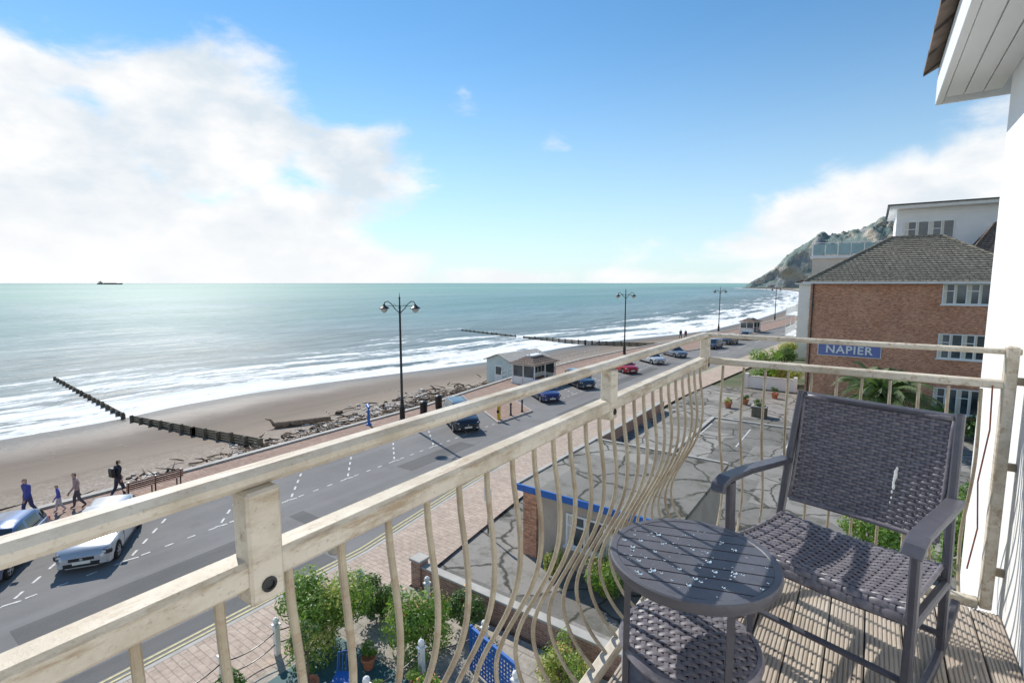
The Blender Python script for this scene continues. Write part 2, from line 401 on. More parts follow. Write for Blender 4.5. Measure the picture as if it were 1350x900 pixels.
ff=math_(nt,'ADD',math_(nt,'MULTIPLY',f1,.68),math_(nt,'MULTIPLY',f2,.32))
th=mapr(nt,d,3,60,.43,.67)
foam=mapr(nt,math_(nt,'SUBTRACT',ff,th),-.012,.035,smooth=True)
wash=mapr(nt,math_(nt,'ADD',d,math_(nt,'MULTIPLY',f2,-9)),-8.,0.,1,0)
foam=math_(nt,'MAXIMUM',foam,math_(nt,'MULTIPLY',wash,mapr(nt,f2,.3,.5,.3,1)))
far=noise(nt,mapping(nt,p,(.012,.003,1)),1,6,.6)
far2=noise(nt,mapping(nt,p,(.0016,.0005,1)),1,4,.5)
c=mix(nt,mapr(nt,d,10,110),(.18,.2,.195),(.15,.26,.26))
c=mix(nt,mapr(nt,d,90,700),c,(.165,.34,.27))
c=mix(nt,mapr(nt,d,2000,9000),c,(.08,.23,.21))
c=mix(nt,math_(nt,'MULTIPLY',mapr(nt,far,.4,.62),.55),c,(.27,.37,.4))
c=mix(nt,math_(nt,'MULTIPLY',mapr(nt,far2,.45,.6),.4),c,(.29,.43,.37))
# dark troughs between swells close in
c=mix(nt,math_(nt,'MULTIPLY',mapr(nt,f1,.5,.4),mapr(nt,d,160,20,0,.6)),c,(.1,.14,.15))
c=mix(nt,foam,c,(.82,.84,.84))
L(nt,c,b.inputs['Base Color']); L(nt,mapr(nt,foam,0,1,.42,.9),b.inputs['Roughness']); b.inputs['IOR'].default_value=1.33; b.inputs['Specular IOR Level'].default_value=.14
w1=noise(nt,mapping(nt,cv.outputs[0],(.28,.06,1)),1,6,.6); w2=noise(nt,mapping(nt,p,(.02,.008,1)),1,5,.6)
hgt=math_(nt,'ADD',w1,math_(nt,'MULTIPLY',w2,6))
bump(nt,b,hgt,1.,.7)
rows=[]
DL=[-12,-6,-2,0,3,6,10,15,20,30,40,60,80,120,160,250,400,700,1200,2500,5000,9000,20000,60000]
for y in [-60000,-20000,-5000,-1500,-500]+YB+[1501,2500,5000,12000,30000,60000]:
    rows.append([((( sh(y) if y<1501 else sh(1500)+8+(900 if y>1501 else 0))-dd,y,SEA),float(dd)) for dd in DL])
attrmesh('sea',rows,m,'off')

def groyne(pts,name,hh):
    b_=B()
    for (x0,y0,z0),(x1,y1,z1) in zip(pts,pts[1:]):
        n=int(math.hypot(x1-x0,y1-y0)/1.9)+1
        for i in range(n+1):
            t=i/n; x=x0+(x1-x0)*t;y=y0+(y1-y0)*t;z=z0+(z1-z0)*t
            b_.box(x-.11,x+.11,y-.14,y+.14,z-1.5,z+hh+U(.0,.2),'wood',bev=.02)
            if i<n:
                xe=x+(x1-x0)/n; ye=y+(y1-y0)/n; ze=z+(z1-z0)/n
                for q in range(4):
                    zz=hh*(q+.5)/4
                    b_.flat([(x,y+.2,z+zz),(xe,ye+.2,ze+zz)],hh/4-.03,.07,'wood',(0,0,1))
    return b_.obj(name)
groyne([(-34.6,18.5,-1.5),(-44,18.1,-2.1),(-55,17.6,-2.75)],'timber_groyne',.8)
groyne([(-57.5,17.7,-3.0),(-88,20,-3.1)],'timber_groyne',.85)
groyne([(-31,92,-1.6),(-48,95,-2.5),(-66,99,-3)],'timber_groyne',.85)
groyne([(-69,100,-3),(-90,105,-3.1)],'timber_groyne',.8)
b_=B()
ico=[(-1,-1,-.5),(1,-1,-.6),(1.1,1,-.5),(-.9,1,-.6),(-.6,-.7,.5),(.7,-.6,.6),(.6,.7,.5),(-.7,.5,.6)]
for i in range(15000):
    y=U(10,72); w=max(.35,1-abs(y-32)/36); dd=abs(random.gauss(0,4.8))*w*(.75+.6*mnoise.noise(Vector((y*.3,0,0)))); x=pe(y)-.3-dd
    t=(x-pe(y))/(sh(y)-pe(y)); s=U(.04,.15) if R()<.9 else U(.15,.36)
    pile=max(0,.75-dd*.16)*w*(.5+.5*mnoise.noise(Vector((y*.5,x*.5,2))))
    T=TR(x,y,sandz(t,x,y)+s*.25+pile*R(),U(0,360),s)@Matrix.Scale(U(.5,.9),4,(0,0,1))
    b_.add([(a+U(-.3,.3),c_+U(-.3,.3),e) for a,c_,e in ico],[(0,3,2,1),(4,5,6,7),(0,1,5,4),(1,2,6,5),(2,3,7,6),(3,0,4,7)],'stone' if R()<.8 else 'weed',T)
b_.obj('shingle')
b_=B()
for i in range(1300):
    y=random.gauss(34,12) if R()<.7 else U(12,64); dd=abs(random.gauss(1.6,2.6)); x=pe(y)-dd-.3
    l=U(.25,2.1);a=U(0,6.3);t=(x-pe(y))/(sh(y)-pe(y));z=sandz(t,x,y)+.1+max(0,.5-dd*.12)*R()
    b_.tube([(x,y,z),(x+l*.5*math.cos(a),y+l*.5*math.sin(a),z+U(0,.25)),(x+l*math.cos(a+.3),y+l*math.sin(a+.3),z+U(-.05,.4))],[U(.04,.1),.06,.015],'drift' if R()<.5 else 'weed',5)
b_.obj('driftwood',smooth=True)
b_=B()
b_.tube([(-39.9,22.6,-1.55),(-39,24.2,-1.5),(-37.6,26.4,-1.4)],[.32,.27,.2],'drift',9)
b_.tube([(-39.9,22.6,-1.55),(-40.2,22.5,-1.1),(-40.5,22.2,-.95)],[.12,.1,.05],'drift',6)
b_.obj('driftwood_log',smooth=True)

# ---------------------------------------------------------------- headland
def headmat():
    m,nt,b=newmat('hazed_headland_rock_and_scrub'); p=geo_pos(nt); ge=nt.nodes.new('ShaderNodeNewGeometry')
    sp=nt.nodes.new('ShaderNodeSeparateXYZ'); L(nt,ge.outputs['Normal'],sp.inputs[0])
    n=noise(nt,p,.02,7,.6); st=noise(nt,mapping(nt,p,(.03,.03,.006)),1,8,.7); n3=noise(nt,p,.12,4,.7)
    rock=mix(nt,mapr(nt,st,.35,.62),(.42,.34,.27),(.2,.2,.2))
    rock=mix(nt,mapr(nt,n,.44,.54),rock,(.62,.47,.3))
    grn=mix(nt,mapr(nt,n3,.35,.65),(.06,.1,.05),(.17,.19,.09))
    f=mapr(nt,math_(nt,'ADD',sp.outputs[2],math_(nt,'MULTIPLY',math_(nt,'SUBTRACT',n,.5),1.2)),.52,.7)
    c=mix(nt,f,rock,grn); c=mix(nt,.34,c,(.4,.5,.58))  # blue-grey distance haze painted evenly into the rock and scrub colour
    L(nt,c,b.inputs['Base Color']); b.inputs['Roughness'].default_value=.95; b.inputs['Specular IOR Level'].default_value=.1
    bump(nt,b,math_(nt,'ADD',st,n3),1,6); return m
HT=[(-262,0),(-254,10),(-240,22),(-215,36),(-200,54),(-178,82),(-160,98),(-140,112),(-125,124),(-100,130),(-60,134),(-20,140),(40,150),(90,152),(160,150),(300,160),(900,165)]
rows=[]
xs=[-262+i*4 for i in range(0,115)]+[220+i*40 for i in range(18)]
for j in range(0,70):
    row=[]
    t=j/69
    for x in xs:
        h=interp(HT,x)
        yb=1330+ (0 if x<-100 else (x+100)*-.5)
        y=yb+t*420
        prof=min(1,(t*420/ (26+.22*h)))**.8
        prof=prof*(.72+.28*min(1,t*2.5))
        nn=mnoise.fractal(Vector((x*.018,y*.018,.3)),1,2,5)*.16+mnoise.fractal(Vector((x*.06,y*.06,.9)),1,2,4)*.06
        z=h*prof*(1+nn) + (mnoise.noise(Vector((x*.22,y*.22,0)))*3.2 if prof>.7 else 0)*min(1,h/40)
        back=1 if t<.85 else 1-(t-.85)/.15
        yy=y+mnoise.fractal(Vector((x*.02,z*.03,5)),1,2,4)*22
        row.append(((x,yy,max(-4,z*back-3)),0.))
    rows.append(row)
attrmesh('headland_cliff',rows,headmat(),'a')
b_=B(); T=Matrix.Translation((-5766,1768,SEA))@Matrix.Rotation(rad(-60+90),4,'Z')
b_.add([(-115,-16,0),(105,-16,0),(120,0,0),(105,16,0),(-115,16,0),(-118,-16,11),(108,-16,11),(128,0,13),(108,16,11),(-118,16,11)],[(0,1,6,5),(1,2,7,6),(2,3,8,7),(3,4,9,8),(4,0,5,9),(5,6,7,8,9)],'dark',T)
b_.box(-105,-86,-13,13,11,24,'cream',T); b_.box(-100,-94,-4,4,24,31,'dark',T); b_.box(-60,60,-5,5,11,14,'dark',T)
b_.obj('cargo_ship')

# ---------------------------------------------------------------- lamps
def lamp(x,y,rz=0,hh=9.2,z0=.12):
    b_=B()
    b_.lathe([(.26,0),(.26,.12),(.2,.16),(.2,.9),(.23,.95),(.15,1.1),(.12,1.5),(.14,1.55),(.1,1.65),(.085,5),(.07,hh-.9),(.1,hh-.86),(.06,hh-.78),(.05,hh-.25),(.09,hh-.2),(.03,hh-.1),(.012,hh+.15),(.002,hh+.25)],'lampm',14)
    for s in(-1,1):
        pts=[(s*.05,0,hh-1.25),(s*.35,0,hh-.95),(s*.6,0,hh-.6),(s*.85,0,hh-.42),(s*1.08,0,hh-.5),(s*1.12,0,hh-.66)]
        b_.tube(pts,.032,'lampm',7)
        b_.tube([(0,0,hh-.75),(s*.9,0,hh-.75)],.02,'lampm',6)
        b_.tube([(s*.25,0,hh-.75),(s*.38,0,hh-.62),(s*.5,0,hh-.75)],.015,'lampm',5)
        b_.lathe([(.03,.1),(.06,.06),(.1,.0),(.2,-.08),(.37,-.2),(.38,-.25),(.3,-.26)],'lampm',16,c=(s*1.12,0,hh-.7))
        b_.lathe([(.27,-.262),(.24,-.38),(.14,-.5),(.03,-.56)],'glassl',14,c=(s*1.12,0,hh-.7))
    b_.obj('street_lamp',smooth='auto',T=TR(x,y,z0,rz))
for x,y in((-27.8,25.6),(-28.4,68.5),(-26.0,113),(-21.5,157)): lamp(x,y,35)

# ---------------------------------------------------------------- windows/buildings
def window(b_,x0,x1,z0,z1,y,face,nx=3,frame='whitep',split=.35):
    def bx(a,c_,e,f,d0,d1,k):
        if face=='-y': b_.box(a,c_,y-d1,y-d0,e,f,k)
        else: b_.box(y-d1,y-d0,a,c_,e,f,k)
    bx(x0,x1,z0,z1,-.02,.012,'glassd')
    t=.07
    bx(x0,x1,z0,z0+t,.013,.06,frame); bx(x0,x1,z1-t,z1,.013,.06,frame)
    for i in range(nx+1):
        c_=x0+(x1-x0)*i/nx; c_=min(max(c_,x0+t/2),x1-t/2)
        bx(c_-t/2,c_+t/2,z0+t,z1-t,.014,.058,frame)
    zz=z0+(z1-z0)*(1-split)
    for i in range(nx):
        if i%2==0:
            a=x0+(x1-x0)*i/nx+t/2+.005; c_=x0+(x1-x0)*(i+1)/nx-t/2-.005
            bx(a,c_,zz-.03,zz+.03,.015,.055,frame)
    bx(x0-.08,x1+.08,z0-.09,z0-.002,.0,.12,frame)
    for i in range(nx):
        a=x0+(x1-x0)*i/nx; w_=(x1-x0)/nx
        bx(a+t*.6,a+w_*(.22 if i%2 else .4),z0+t,z1-t,.0125,.0135,'cream')
def hip(b_,x0,x1,y0,y1,z,h,k,o=.45,frac=1.):
    x0-=o;x1+=o;y0-=o;y1+=o; w=(y1-y0)/2; 
    if (x1-x0)<(y1-y0):
        w=(x1-x0)/2; xm=(x0+x1)/2
        vs=[(x0,y0,z),(x1,y0,z),(x1,y1,z),(x0,y1,z),(xm,y0+w,z+h),(xm,y1-w,z+h)]
        fs=[(0,1,4),(1,2,5,4),(2,3,5),(3,0,4,5),(0,3,2,1)]
    else:
        ym=(y0+y1)/2
        vs=[(x0,y0,z),(x1,y0,z),(x1,y1,z),(x0,y1,z),(x0+w*frac,ym,z+h),(x1-w*frac,ym,z+h)]
        fs=[(0,1,5,4),(1,2,5),(2,3,4,5),(3,0,4),(0,3,2,1)]
    b_.add(vs,fs,k)
    V=[Vector(v) for v in vs]
    for a,c_ in ((4,5),(0,4),(1,5 if (x1-x0)>=(y1-y0) else 4),(2,5),(3,4 if (x1-x0)>=(y1-y0) else 5)):
        b_.tube([V[a]+Vector((0,0,.03)),V[c_]+Vector((0,0,.03))],.1,k,6)
    for (a,c_) in ((0,1),(1,2),(2,3),(3,0)):
        b_.tube([V[a]-Vector((0,0,.1)),V[c_]-Vector((0,0,.1))],.1,'whitep',4)
E=empty('brick_guest_house')
b_=B(); b_.box(-4,9.2,47,57,-.03,10.28,'brick'); b_.obj('walls',E)
b_=B(); hip(b_,-4,9.2,47,57,10.33,3.5,'rooft')
for i in range(1,21):
    t=i/21; z=10.33+3.5*t; yy=46.55+5.45*t; xa=-4.45+5.45*t; xb=9.65-5.45*t
    b_.box(xa+.1,xb-.1,yy-.05,yy+.08,z-.03,z+.035,'rooft')
b_.obj('roof',E)
b_=B()
for z0,z1 in((8.72,10.15),(4.9,6.65),(1.0,2.8)): window(b_,4.05,6.65,z0,z1,47,'-y',4)
for z0,z1 in((8.6,9.9),(4.9,6.4),(1.0,2.6)):
    for y0 in(48.5,52.5): window(b_,y0,y0+2.2,z0,z1,-4,'-x',3)
b_.obj('windows',E)
b_=B(); b_.tube([(-3.8,46.9,0),(-3.8,46.9,10.2)],.05,'dark',8); b_.obj('downpipe',E)
b_=B(); b_.box(-3.2,.8,46.9,46.98,4.6,5.52,'bluesign',bev=.015)
b_.box(-3.25,.85,46.93,46.995,4.55,5.57,'whitep'); so=b_.obj('name_sign')
cu=bpy.data.curves.new('letters','FONT'); cu.body='NAPIER'; cu.size=.84; cu.extrude=.02; cu.align_x='CENTER'; cu.align_y='CENTER'; cu.offset=.018; cu.space_character=1.12
to=bpy.data.objects.new('letters',cu); scene.collection.objects.link(to)
bpy.context.view_layer.update()
me=bpy.data.meshes.new_from_object(to.evaluated_get(bpy.context.evaluated_depsgraph_get())); bpy.data.objects.remove(to)
me.materials.clear(); me.materials.append(M['whitep'])
to=bpy.data.objects.new('letters',me); scene.collection.objects.link(to); to.matrix_world=Matrix.Translation((-1.2,46.88,5.05))@Matrix.Rotation(rad(90),4,'X'); to.parent=so
E=empty('tiled_house'); b_=B(); b_.box(6.5,20,57.6,61.0,-.03,11.9,'brick'); b_.obj('walls',E); b_=B(); hip(b_,6.3,20,57.5,61.1,12.0,3.2,'roofd',.2); b_.obj('roof',E)
E=empty('white_apartment_building')
b_=B(); b_.box(-5.3,9.4,62,74,-.03,12.7,'cream'); b_.box(-5.5,9.6,61.8,74.2,12.7,13.0,'whitep')
b_.box(1.5,9.4,62.6,73,13,17.2,'whitep')
for i in range(14): b_.box(1.48,9.42,62.56,62.6,13.1+i*.29,13.1+i*.29+.25,'white')
b_.box(.9,10.2,61.6,73.6,17.2,17.5,'whitep'); b_.box(.7,10.4,61.4,73.8,17.5,17.6,'dark'); b_.obj('walls',E)
b_=B(); window(b_,2.1,5.8,13.9,16.0,62.55,'-y',4); window(b_,-4.5,-1.5,9.4,11,62,'-y',3)
for z in (3,6,9.4): window(b_,63,66,z,z+1.7,-5.3,'-x',3); window(b_,68,72,z,z+1.7,-5.3,'-x',3)
b_.obj('windows',E)
b_=B()
for i in range(7):
    x=-5.3+i*1.1; b_.box(x-.03,x+.03,61.9,61.96,13,14.25,'whitep'); 
    if i<6: b_.box(x+.05,x+1.05,61.92,61.94,13.1,14.15,'glassb')
for i in range(9):
    y=62+i*1.4; b_.box(-5.38,-5.32,y-.03,y+.03,13,14.25,'whitep')
    b_.box(-5.36,-5.34,y+.05,y+1.35,13.1,14.15,'glassb')
b_.tube([(1.4,61.93,14.28),(-5.35,61.93,14.28),(-5.35,74,14.28)],.04,'whitep',6); b_.obj('glass_balustrade',E)
def villa(x0,x1,y0,y1,h,wall,roof,name,bal=True):
    E=empty(name); b_=B(); b_.box(x0,x1,y0,y1,-.03,h,wall); b_.obj('walls',E)
    b_=B(); hip(b_,x0,x1,y0,y1,h+.02,2.8,roof,.4); b_.obj('roof',E); b_=B()
    z=.9
    while z+1.6<h:
        yy=y0+1
        while yy+2<y1: window(b_,yy,yy+1.9,z,z+1.6,x0,'-x',3); yy+=3.2
        xx=x0+1.2
        while xx+1.6<x1: window(b_,xx,xx+1.6,z,z+1.5,y0,'-y',2); xx+=3.4
        z+=2.9
    b_.obj('windows',E)
    if bal:
        b_=B(); z=2.9
        while z<h-1.5:
            b_.box(x0-1.5,x0-.13,y0+.3,y1-.3,z-.15,z,'whitep')
            b_.box(x0-1.5,x0-1.45,y0+.3,y1-.3,z+.9,z+.98,'whitep')
            yy=y0+.35
            while yy<y1-.3: b_.box(x0-1.49,x0-1.46,yy,yy+.04,z,z+.9,'whitep'); yy+=.25
            for yy in (y0+.32,(y0+y1)/2,y1-.45): b_.box(x0-1.49,x0-1.39,yy,yy+.12,z-2.9,z-.15,'whitep')
            z+=2.9
        b_.obj('balconies',E)
villa(-8.2,3,80,92,10.2,'white','roofd','seafront_hotel')
villa(-8.6,2,95,105,9,'cream','rooft','seafront_hotel')
villa(-6,6,112,124,9.5,'white','roofd','seafront_hotel')
villa(-4,8,132,146,8.5,'cream','rooft','seafront_hotel',bal=False)
villa(-3,8,156,170,9,'white','roofd','seafront_hotel',bal=False)
villa(-1,11,185,200,8,'beige','rooft','seafront_hotel',bal=False)
villa(-1,11,240,255,8,'white','roofd','seafront_hotel',bal=False)

# ---------------------------------------------------------------- foliage
def leaves(b_,cx,cy,cz,rx,ry,rz,n,s,k,lump=5,seed=0):
    rnd=random.Random(seed)
    cl=[(rnd.uniform(-.55,.55),rnd.uniform(-.55,.55),rnd.uniform(-.5,.6),rnd.uniform(.35,.6)) for _ in range(lump)]
    for i in range(n):
        a,c_,e,q=cl[i%lump]
        while True:
            v=Vector((rnd.gauss(0,1),rnd.gauss(0,1),rnd.gauss(0,1)))
            if v.length>.1: break
        v.normalize(); rr=q*(rnd.random()**.35)
        P=Vector((cx+(a+v.x*rr)*rx,cy+(c_+v.y*rr)*ry,cz+(e+v.z*rr)*rz))
        if P.z<0.0: continue
        nn=(v+Vector((rnd.uniform(-.8,.8),rnd.uniform(-.8,.8),rnd.uniform(-.3,.9)))).normalized()
        t=nn.orthogonal().normalized(); t=Matrix.Rotation(rnd.uniform(0,6.28),3,nn)@t; w=nn.cross(t); l=s*rnd.uniform(.6,1.35)
        b_.add([P-t*l,P-w*l*.42,P+t*l,P+w*l*.42],[(0,1,2,3)],k)
def shrub(x,y,z,r,h,n,s,k,name='shrub',seed=1,k2=None,fl=0):
    b_=B()
    for i in range(6):
        a=i*1.05+seed; b_.tube([(x,y,z),(x+math.cos(a)*r*.25,y+math.sin(a)*r*.25,z+h*.4),(x+math.cos(a)*r*.55,y+math.sin(a)*r*.55,z+h*.75)],[.035,.025,.01],'bark',5)
    leaves(b_,x,y,z+h*.5,r,r,h*.55,n,s,k,8,seed)
    if k2: leaves(b_,x,y,z+h*.6,r*.95,r*.95,h*.55,n//3,s*.8,k2,8,seed+50)
    if fl: leaves(b_,x,y,z+h*.65,r,r,h*.55,fl,s*.8,'flower',8,seed)
    return b_.obj(name)
shrub(-11.75,7.9,.15,1.3,2.2,8000,.06,'leaf',seed=3,k2='leafy')
shrub(-11.5,9.6,.15,.8,1.3,2600,.055,'leafd',seed=9)
shrub(-9.5,9.2,.15,.95,1.7,4200,.055,'leaf',seed=5,k2='leafy',fl=60)
shrub(-9.0,10.5,.15,.7,1.2,2400,.055,'leafd',seed=6,fl=40)
shrub(-5.6,10.3,.15,.75,1.2,2800,.05,'leafy',seed=12,k2='leaf',fl=60)
shrub(-7.9,8.0,.15,.5,.8,1400,.05,'leaf',seed=14,fl=50)
shrub(-12.0,5.3,.15,.5,.8,1400,.05,'leafd',seed=19)
shrub(-6.6,14.5,0,.8,1.5,2600,.06,'leaf',seed=15,k2='leafy')
shrub(-8.4,14.7,0,.5,1.0,1500,.06,'leafy',seed=16)
shrub(.6,22.4,0,1.2,1.8,3000,.08,'leaf',seed=17,fl=50)
shrub(3.6,23.5,0,1.5,2.6,4500,.085,'leaf',seed=18,k2='leafy')
shrub(4.6,28,0,1.5,2.6,3500,.09,'leafd',seed=28)
shrub(2.2,12.5,0,1.2,2.2,3500,.06,'leaf',seed=29,k2='leafy',fl=60)
for i,(x,y,r_,h,k) in enumerate([(-8.6,57,1.6,1.9,'leaf'),(-6.6,58,1.6,2.2,'leafy'),(-9.6,66,2,2.5,'leaf'),(-8.4,71,1.8,2.2,'leafd'),(-9,78,1.5,2.2,'leafy'),(-2.2,45.4,1.2,1.7,'leafd'),(4.5,44.8,1.4,1.6,'leaf'),(6.5,43.5,1.6,2.0,'leafd'),(-8,110,2,3,'leafd'),(-6,128,2.4,3.5,'leafd'),(-4,151,2.6,4,'leafd')]):
    shrub(x,y,0,r_,h,1800,.14,k,seed=30+i)
b_=B()
for i in range(60):
    y=U(205,900); x=pe(y)+U(14,60); h=U(5,10)*(1+y/1200)
    b_.tube([(x,y,0),(x,y,h*.5)],[.3,.15],'bark',5)
    leaves(b_,x,y,h*.55,h*.65,h*.65,h*.5,240,.6+y/900,'leafd' if i%3 else 'leaf',5,100+i)
b_.obj('distant_trees')
b_=B(); b_.lathe([(.17,0),(.24,.36),(.27,.36),(.27,.42),(.22,.42),(.2,.36),(.001,.35)],'terra',18)
b_.tube([(0,0,.35),(.03,.01,.8),(0,.03,1.25)],[.03,.025,.02],'bark',7)
for i in range(5): a=i*1.25; b_.tube([(0,.02,1.15),(math.cos(a)*.2,math.sin(a)*.2,1.45)],[.014,.006],'bark',5)
leaves(b_,0,0,1.6,.42,.42,.42,1300,.035,'leafd',6,4); leaves(b_,0,0,1.6,.42,.42,.42,500,.03,'leafy',6,8)
b_.obj('potted_tree',T=TR(-10.6,6.5,.17))
for (x,y,s) in((-10.2,8.0,.8),(-9.2,7.4,.6),(-8.6,8.2,.7)):
    b_=B(); b_.lathe([(.15,0),(.22,.34),(.25,.34),(.25,.4),(.2,.4),(.18,.34),(.001,.33)],'terra',16)
    leaves(b_,0,0,.6,.35,.35,.32,700,.045,'leaf',5,int(x*10)); b_.obj('potted_plant',T=TR(x,y,.17,0,s))
b_=B(); b_.tube([(0,0,0),(.05,0,.8),(0,0,1.7)],[.28,.22,.2],'bark',9)
rnd=random.Random(5)
for i in range(64):
    a=rnd.uniform(0,6.28); el=rnd.uniform(-.1,1.2); l=rnd.uniform(2.0,2.9); pts=[]
    for j in range(8):
        t=j/7; rr=l*t*math.cos(el)*(1-.12*t); zz=1.7+l*t*math.sin(el)-1.5*t*t*(.6+.5*math.cos(el)); pts.append(Vector((rr*math.cos(a),rr*math.sin(a),zz)))
    b_.tube(pts,[.03-.003*j for j in range(8)],'palm',4)
    for j in range(1,28):
        t=j/28; q=t*7; i0=min(int(q),6); P=pts[i0].lerp(pts[i0+1],q-i0); d=(pts[i0+1]-pts[i0]).normalized()
        s_=d.cross(Vector((0,0,1))).normalized()
        for sg in(-1,1):
            e=P+s_*sg*.42*(1-.5*t)+d*.3-Vector((0,0,.16)); w=d*.03
            b_.add([P-w,P+w,e],[(0,1,2)],'palm')
b_.obj('palm_tree',T=TR(.9,41.0,0,0,1.6))

# ---------------------------------------------------------------- near plots
b_=B(); b_.box(-12.3,.4,-10,11.2,-.02,.15,'patio'); b_.box(-11.9,-9.0,4.6,8.3,.15,.17,'terr'); b_.obj('garden_terrace')
def fpost(b_,x,y,z=0,h=.95):
    b_.box(x-.07,x+.07,y-.07,y+.07,z,z+h,'whitep',bev=.01); b_.box(x-.1,x+.1,y-.1,y+.1,z+h,z+h+.05,'whitep',bev=.01)
    b_.lathe([(.03,h+.05),(.07,h+.08),(.09,h+.14),(.07,h+.2),(.02,h+.24)],'whitep',12,c=(x,y,z))
b_=B()
for i in range(-4,10):
    y=-3+i*1.42; x=-12.7; fpost(b_,x,y)
    if i<9:
        for z in (.8,.45): b_.tube([(x,y+1.42*t,z-.14*4*t*(1-t)) for t in [j/8 for j in range(9)]],.018,'dark',5)
b_.obj('post_and_chain_fence')
b_=B()
PP=[(-8.9,6.9),(-8.75,8.5),(-7.9,10.0),(-10.6,10.6),(-6.2,9.0)]
for x,y in PP: fpost(b_,x,y,.15,.9)
for a,c_ in zip(PP,PP[1:3]): b_.tube([(a[0]+(c_[0]-a[0])*t,a[1]+(c_[1]-a[1])*t,.95-.12*4*t*(1-t)) for t in [j/8 for j in range(9)]],.018,'dark',5)
b_.obj('white_post_fence')
b_=B(); b_.box(-11.6,-1.0,11.35,11.58,-.02,.86,'brick_low'); b_.box(-11.65,-1,11.31,11.62,.86,.93,'kerb',bev=.01)
b_.box(-12.0,-11.6,11.27,11.66,-.02,1.05,'brick_low'); b_.box(-12.05,-11.55,11.22,11.71,1.05,1.13,'kerb',bev=.01); b_.obj('brick_garden_wall')
b_=B(); T=TR(-7.1,9.3,.15,-14)
for i in range(16):
    x=-.85+i*1.7/15; b_.box(x-.018,x+.018,-.012,.012,.1,1.15,'blue',T)
for i in range(10):
    z=.12+i*1.0/9; b_.box(-.86,.86,-.03,-.014,z-.02,z+.02,'blue',T)
    for j in range(15):
        if (i+j)%2: b_.box(-.85+j*1.7/15+.035,-.85+(j+1)*1.7/15-.035,-.006,.006,z+.03,z+.085,'whitep',T)
b_.box(-.92,-.86,-.04,.04,0,1.25,'blue',T); b_.box(.86,.92,-.04,.04,0,1.25,'blue',T); b_.box(-.86,.86,-.035,.035,1.16,1.22,'blue',T)
b_.obj('blue_lattice_screen')
def gchair(x,y,rz,k):
    b_=B()
    for sx in(-.22,.22):
        b_.tube([(sx,-.22,0),(sx,-.2,.44)],.014,k,6); b_.tube([(sx,.22,0),(sx,.2,.44),(sx,.28,.9)],.014,k,6)
    b_.box(-.23,.23,-.22,.22,.43,.46,k,bev=.008)
    for i in range(5): b_.tube([(-.18+i*.09,.21,.48),(-.18+i*.09,.28,.88)],.01,k,5)
    b_.tube([(-.22,.28,.9),(0,.3,.95),(.22,.28,.9)],.014,k,6); b_.obj('garden_chair',smooth='auto',T=TR(x,y,.17,rz))
gchair(-10.0,7.05,30,'blue'); gchair(-9.4,6.3,110,'whitep')
b_=B(); b_.box(-13.2,8,11.75,53,-.02,.02,'yard')
b_.box(-9.4,-9.15,26,40,.02,.13,'kerb'); b_.box(-9.15,2.0,39.8,40.0,.02,.13,'kerb')
b_.obj('forecourt')
b_=B()
for i in range(5): b_.box(-9.0+i*2.6,-8.92+i*2.6,33.5,38.3,.021,.026,'linew')
b_.obj('car_park_markings')
b_=B(); b_.box(-13.35,-13.1,24.2,40,-.02,.75,'brick_low'); b_.box(-13.4,-13.05,24.2,40,.75,.82,'kerb'); b_.obj('brick_garden_wall')
E=empty('flat_roof_building')
b_=B(); b_.box(-9.6,-4.6,15.4,21.6,-.03,2.6,'beige'); b_.box(-10.2,-9.62,15.3,16.0,-.03,2.6,'brick'); b_.box(-10.1,-9.65,20.6,21.6,-.03,2.6,'brick'); b_.obj('walls',E)
b_=B(); b_.box(-10.42,-4.4,15.1,21.9,2.62,2.78,'roofbit')
b_.box(-10.44,-10.30,15.1,21.9,2.785,2.84,'kerb'); b_.box(-10.29,-4.4,21.76,21.9,2.785,2.84,'kerb'); b_.obj('roof',E)
b_=B()
b_.box(-10.5,-4.35,15.02,15.09,2.6,2.84,'blue'); b_.obj('fascia',E)
b_=B(); window(b_,-8.4,-6.2,.9,2.1,15.4,'-y',3); window(b_,17.2,19.4,.9,2.1,-9.6,'-x',3); b_.obj('windows',E)
b_=B(); b_.box(-9.6,-5.3,53.9,54.15,0,1.15,'white'); b_.box(-9.7,-9.4,53.8,54.25,0,1.4,'white'); b_.box(-5.5,-5.2,53.8,54.25,0,1.4,'white'); b_.box(-9.75,-5.1,53.82,54.22,1.15,1.2,'kerb'); b_.obj('white_garden_wall')
for i,(x,y) in enumerate([(-8.2,46),(-9.1,44),(-6.5,50)]):
    b_=B(); b_.lathe([(.25,0),(.38,.5),(.42,.5),(.42,.6),(.34,.6),(.3,.5),(.001,.48)],'terra',14); leaves(b_,0,0,.85,.5,.5,.4,300,.08,'leafy' if i%2 else 'leafd',5,i+70); b_.obj('potted_plant',T=TR(x,y,.02,0,.8))
x0,x1,y0,y1,hh=-7.0,-6.0,42,42.9,.8
b_=B(); b_.box(x0,x1,y0,y1,.02,hh,'wood',bev=.02); b_.box(x0-.06,x1+.06,y0-.06,y1+.06,hh,hh+.07,'kerb',bev=.01); b_.box(x0+.1,x1-.1,y0+.1,y1-.1,hh+.07,hh+.09,'soil'); leaves(b_,(x0+x1)/2,(y0+y1)/2,hh+.3,.5,.5,.35,300,.07,'leafd',5,int(y0)); b_.obj('planter_box')

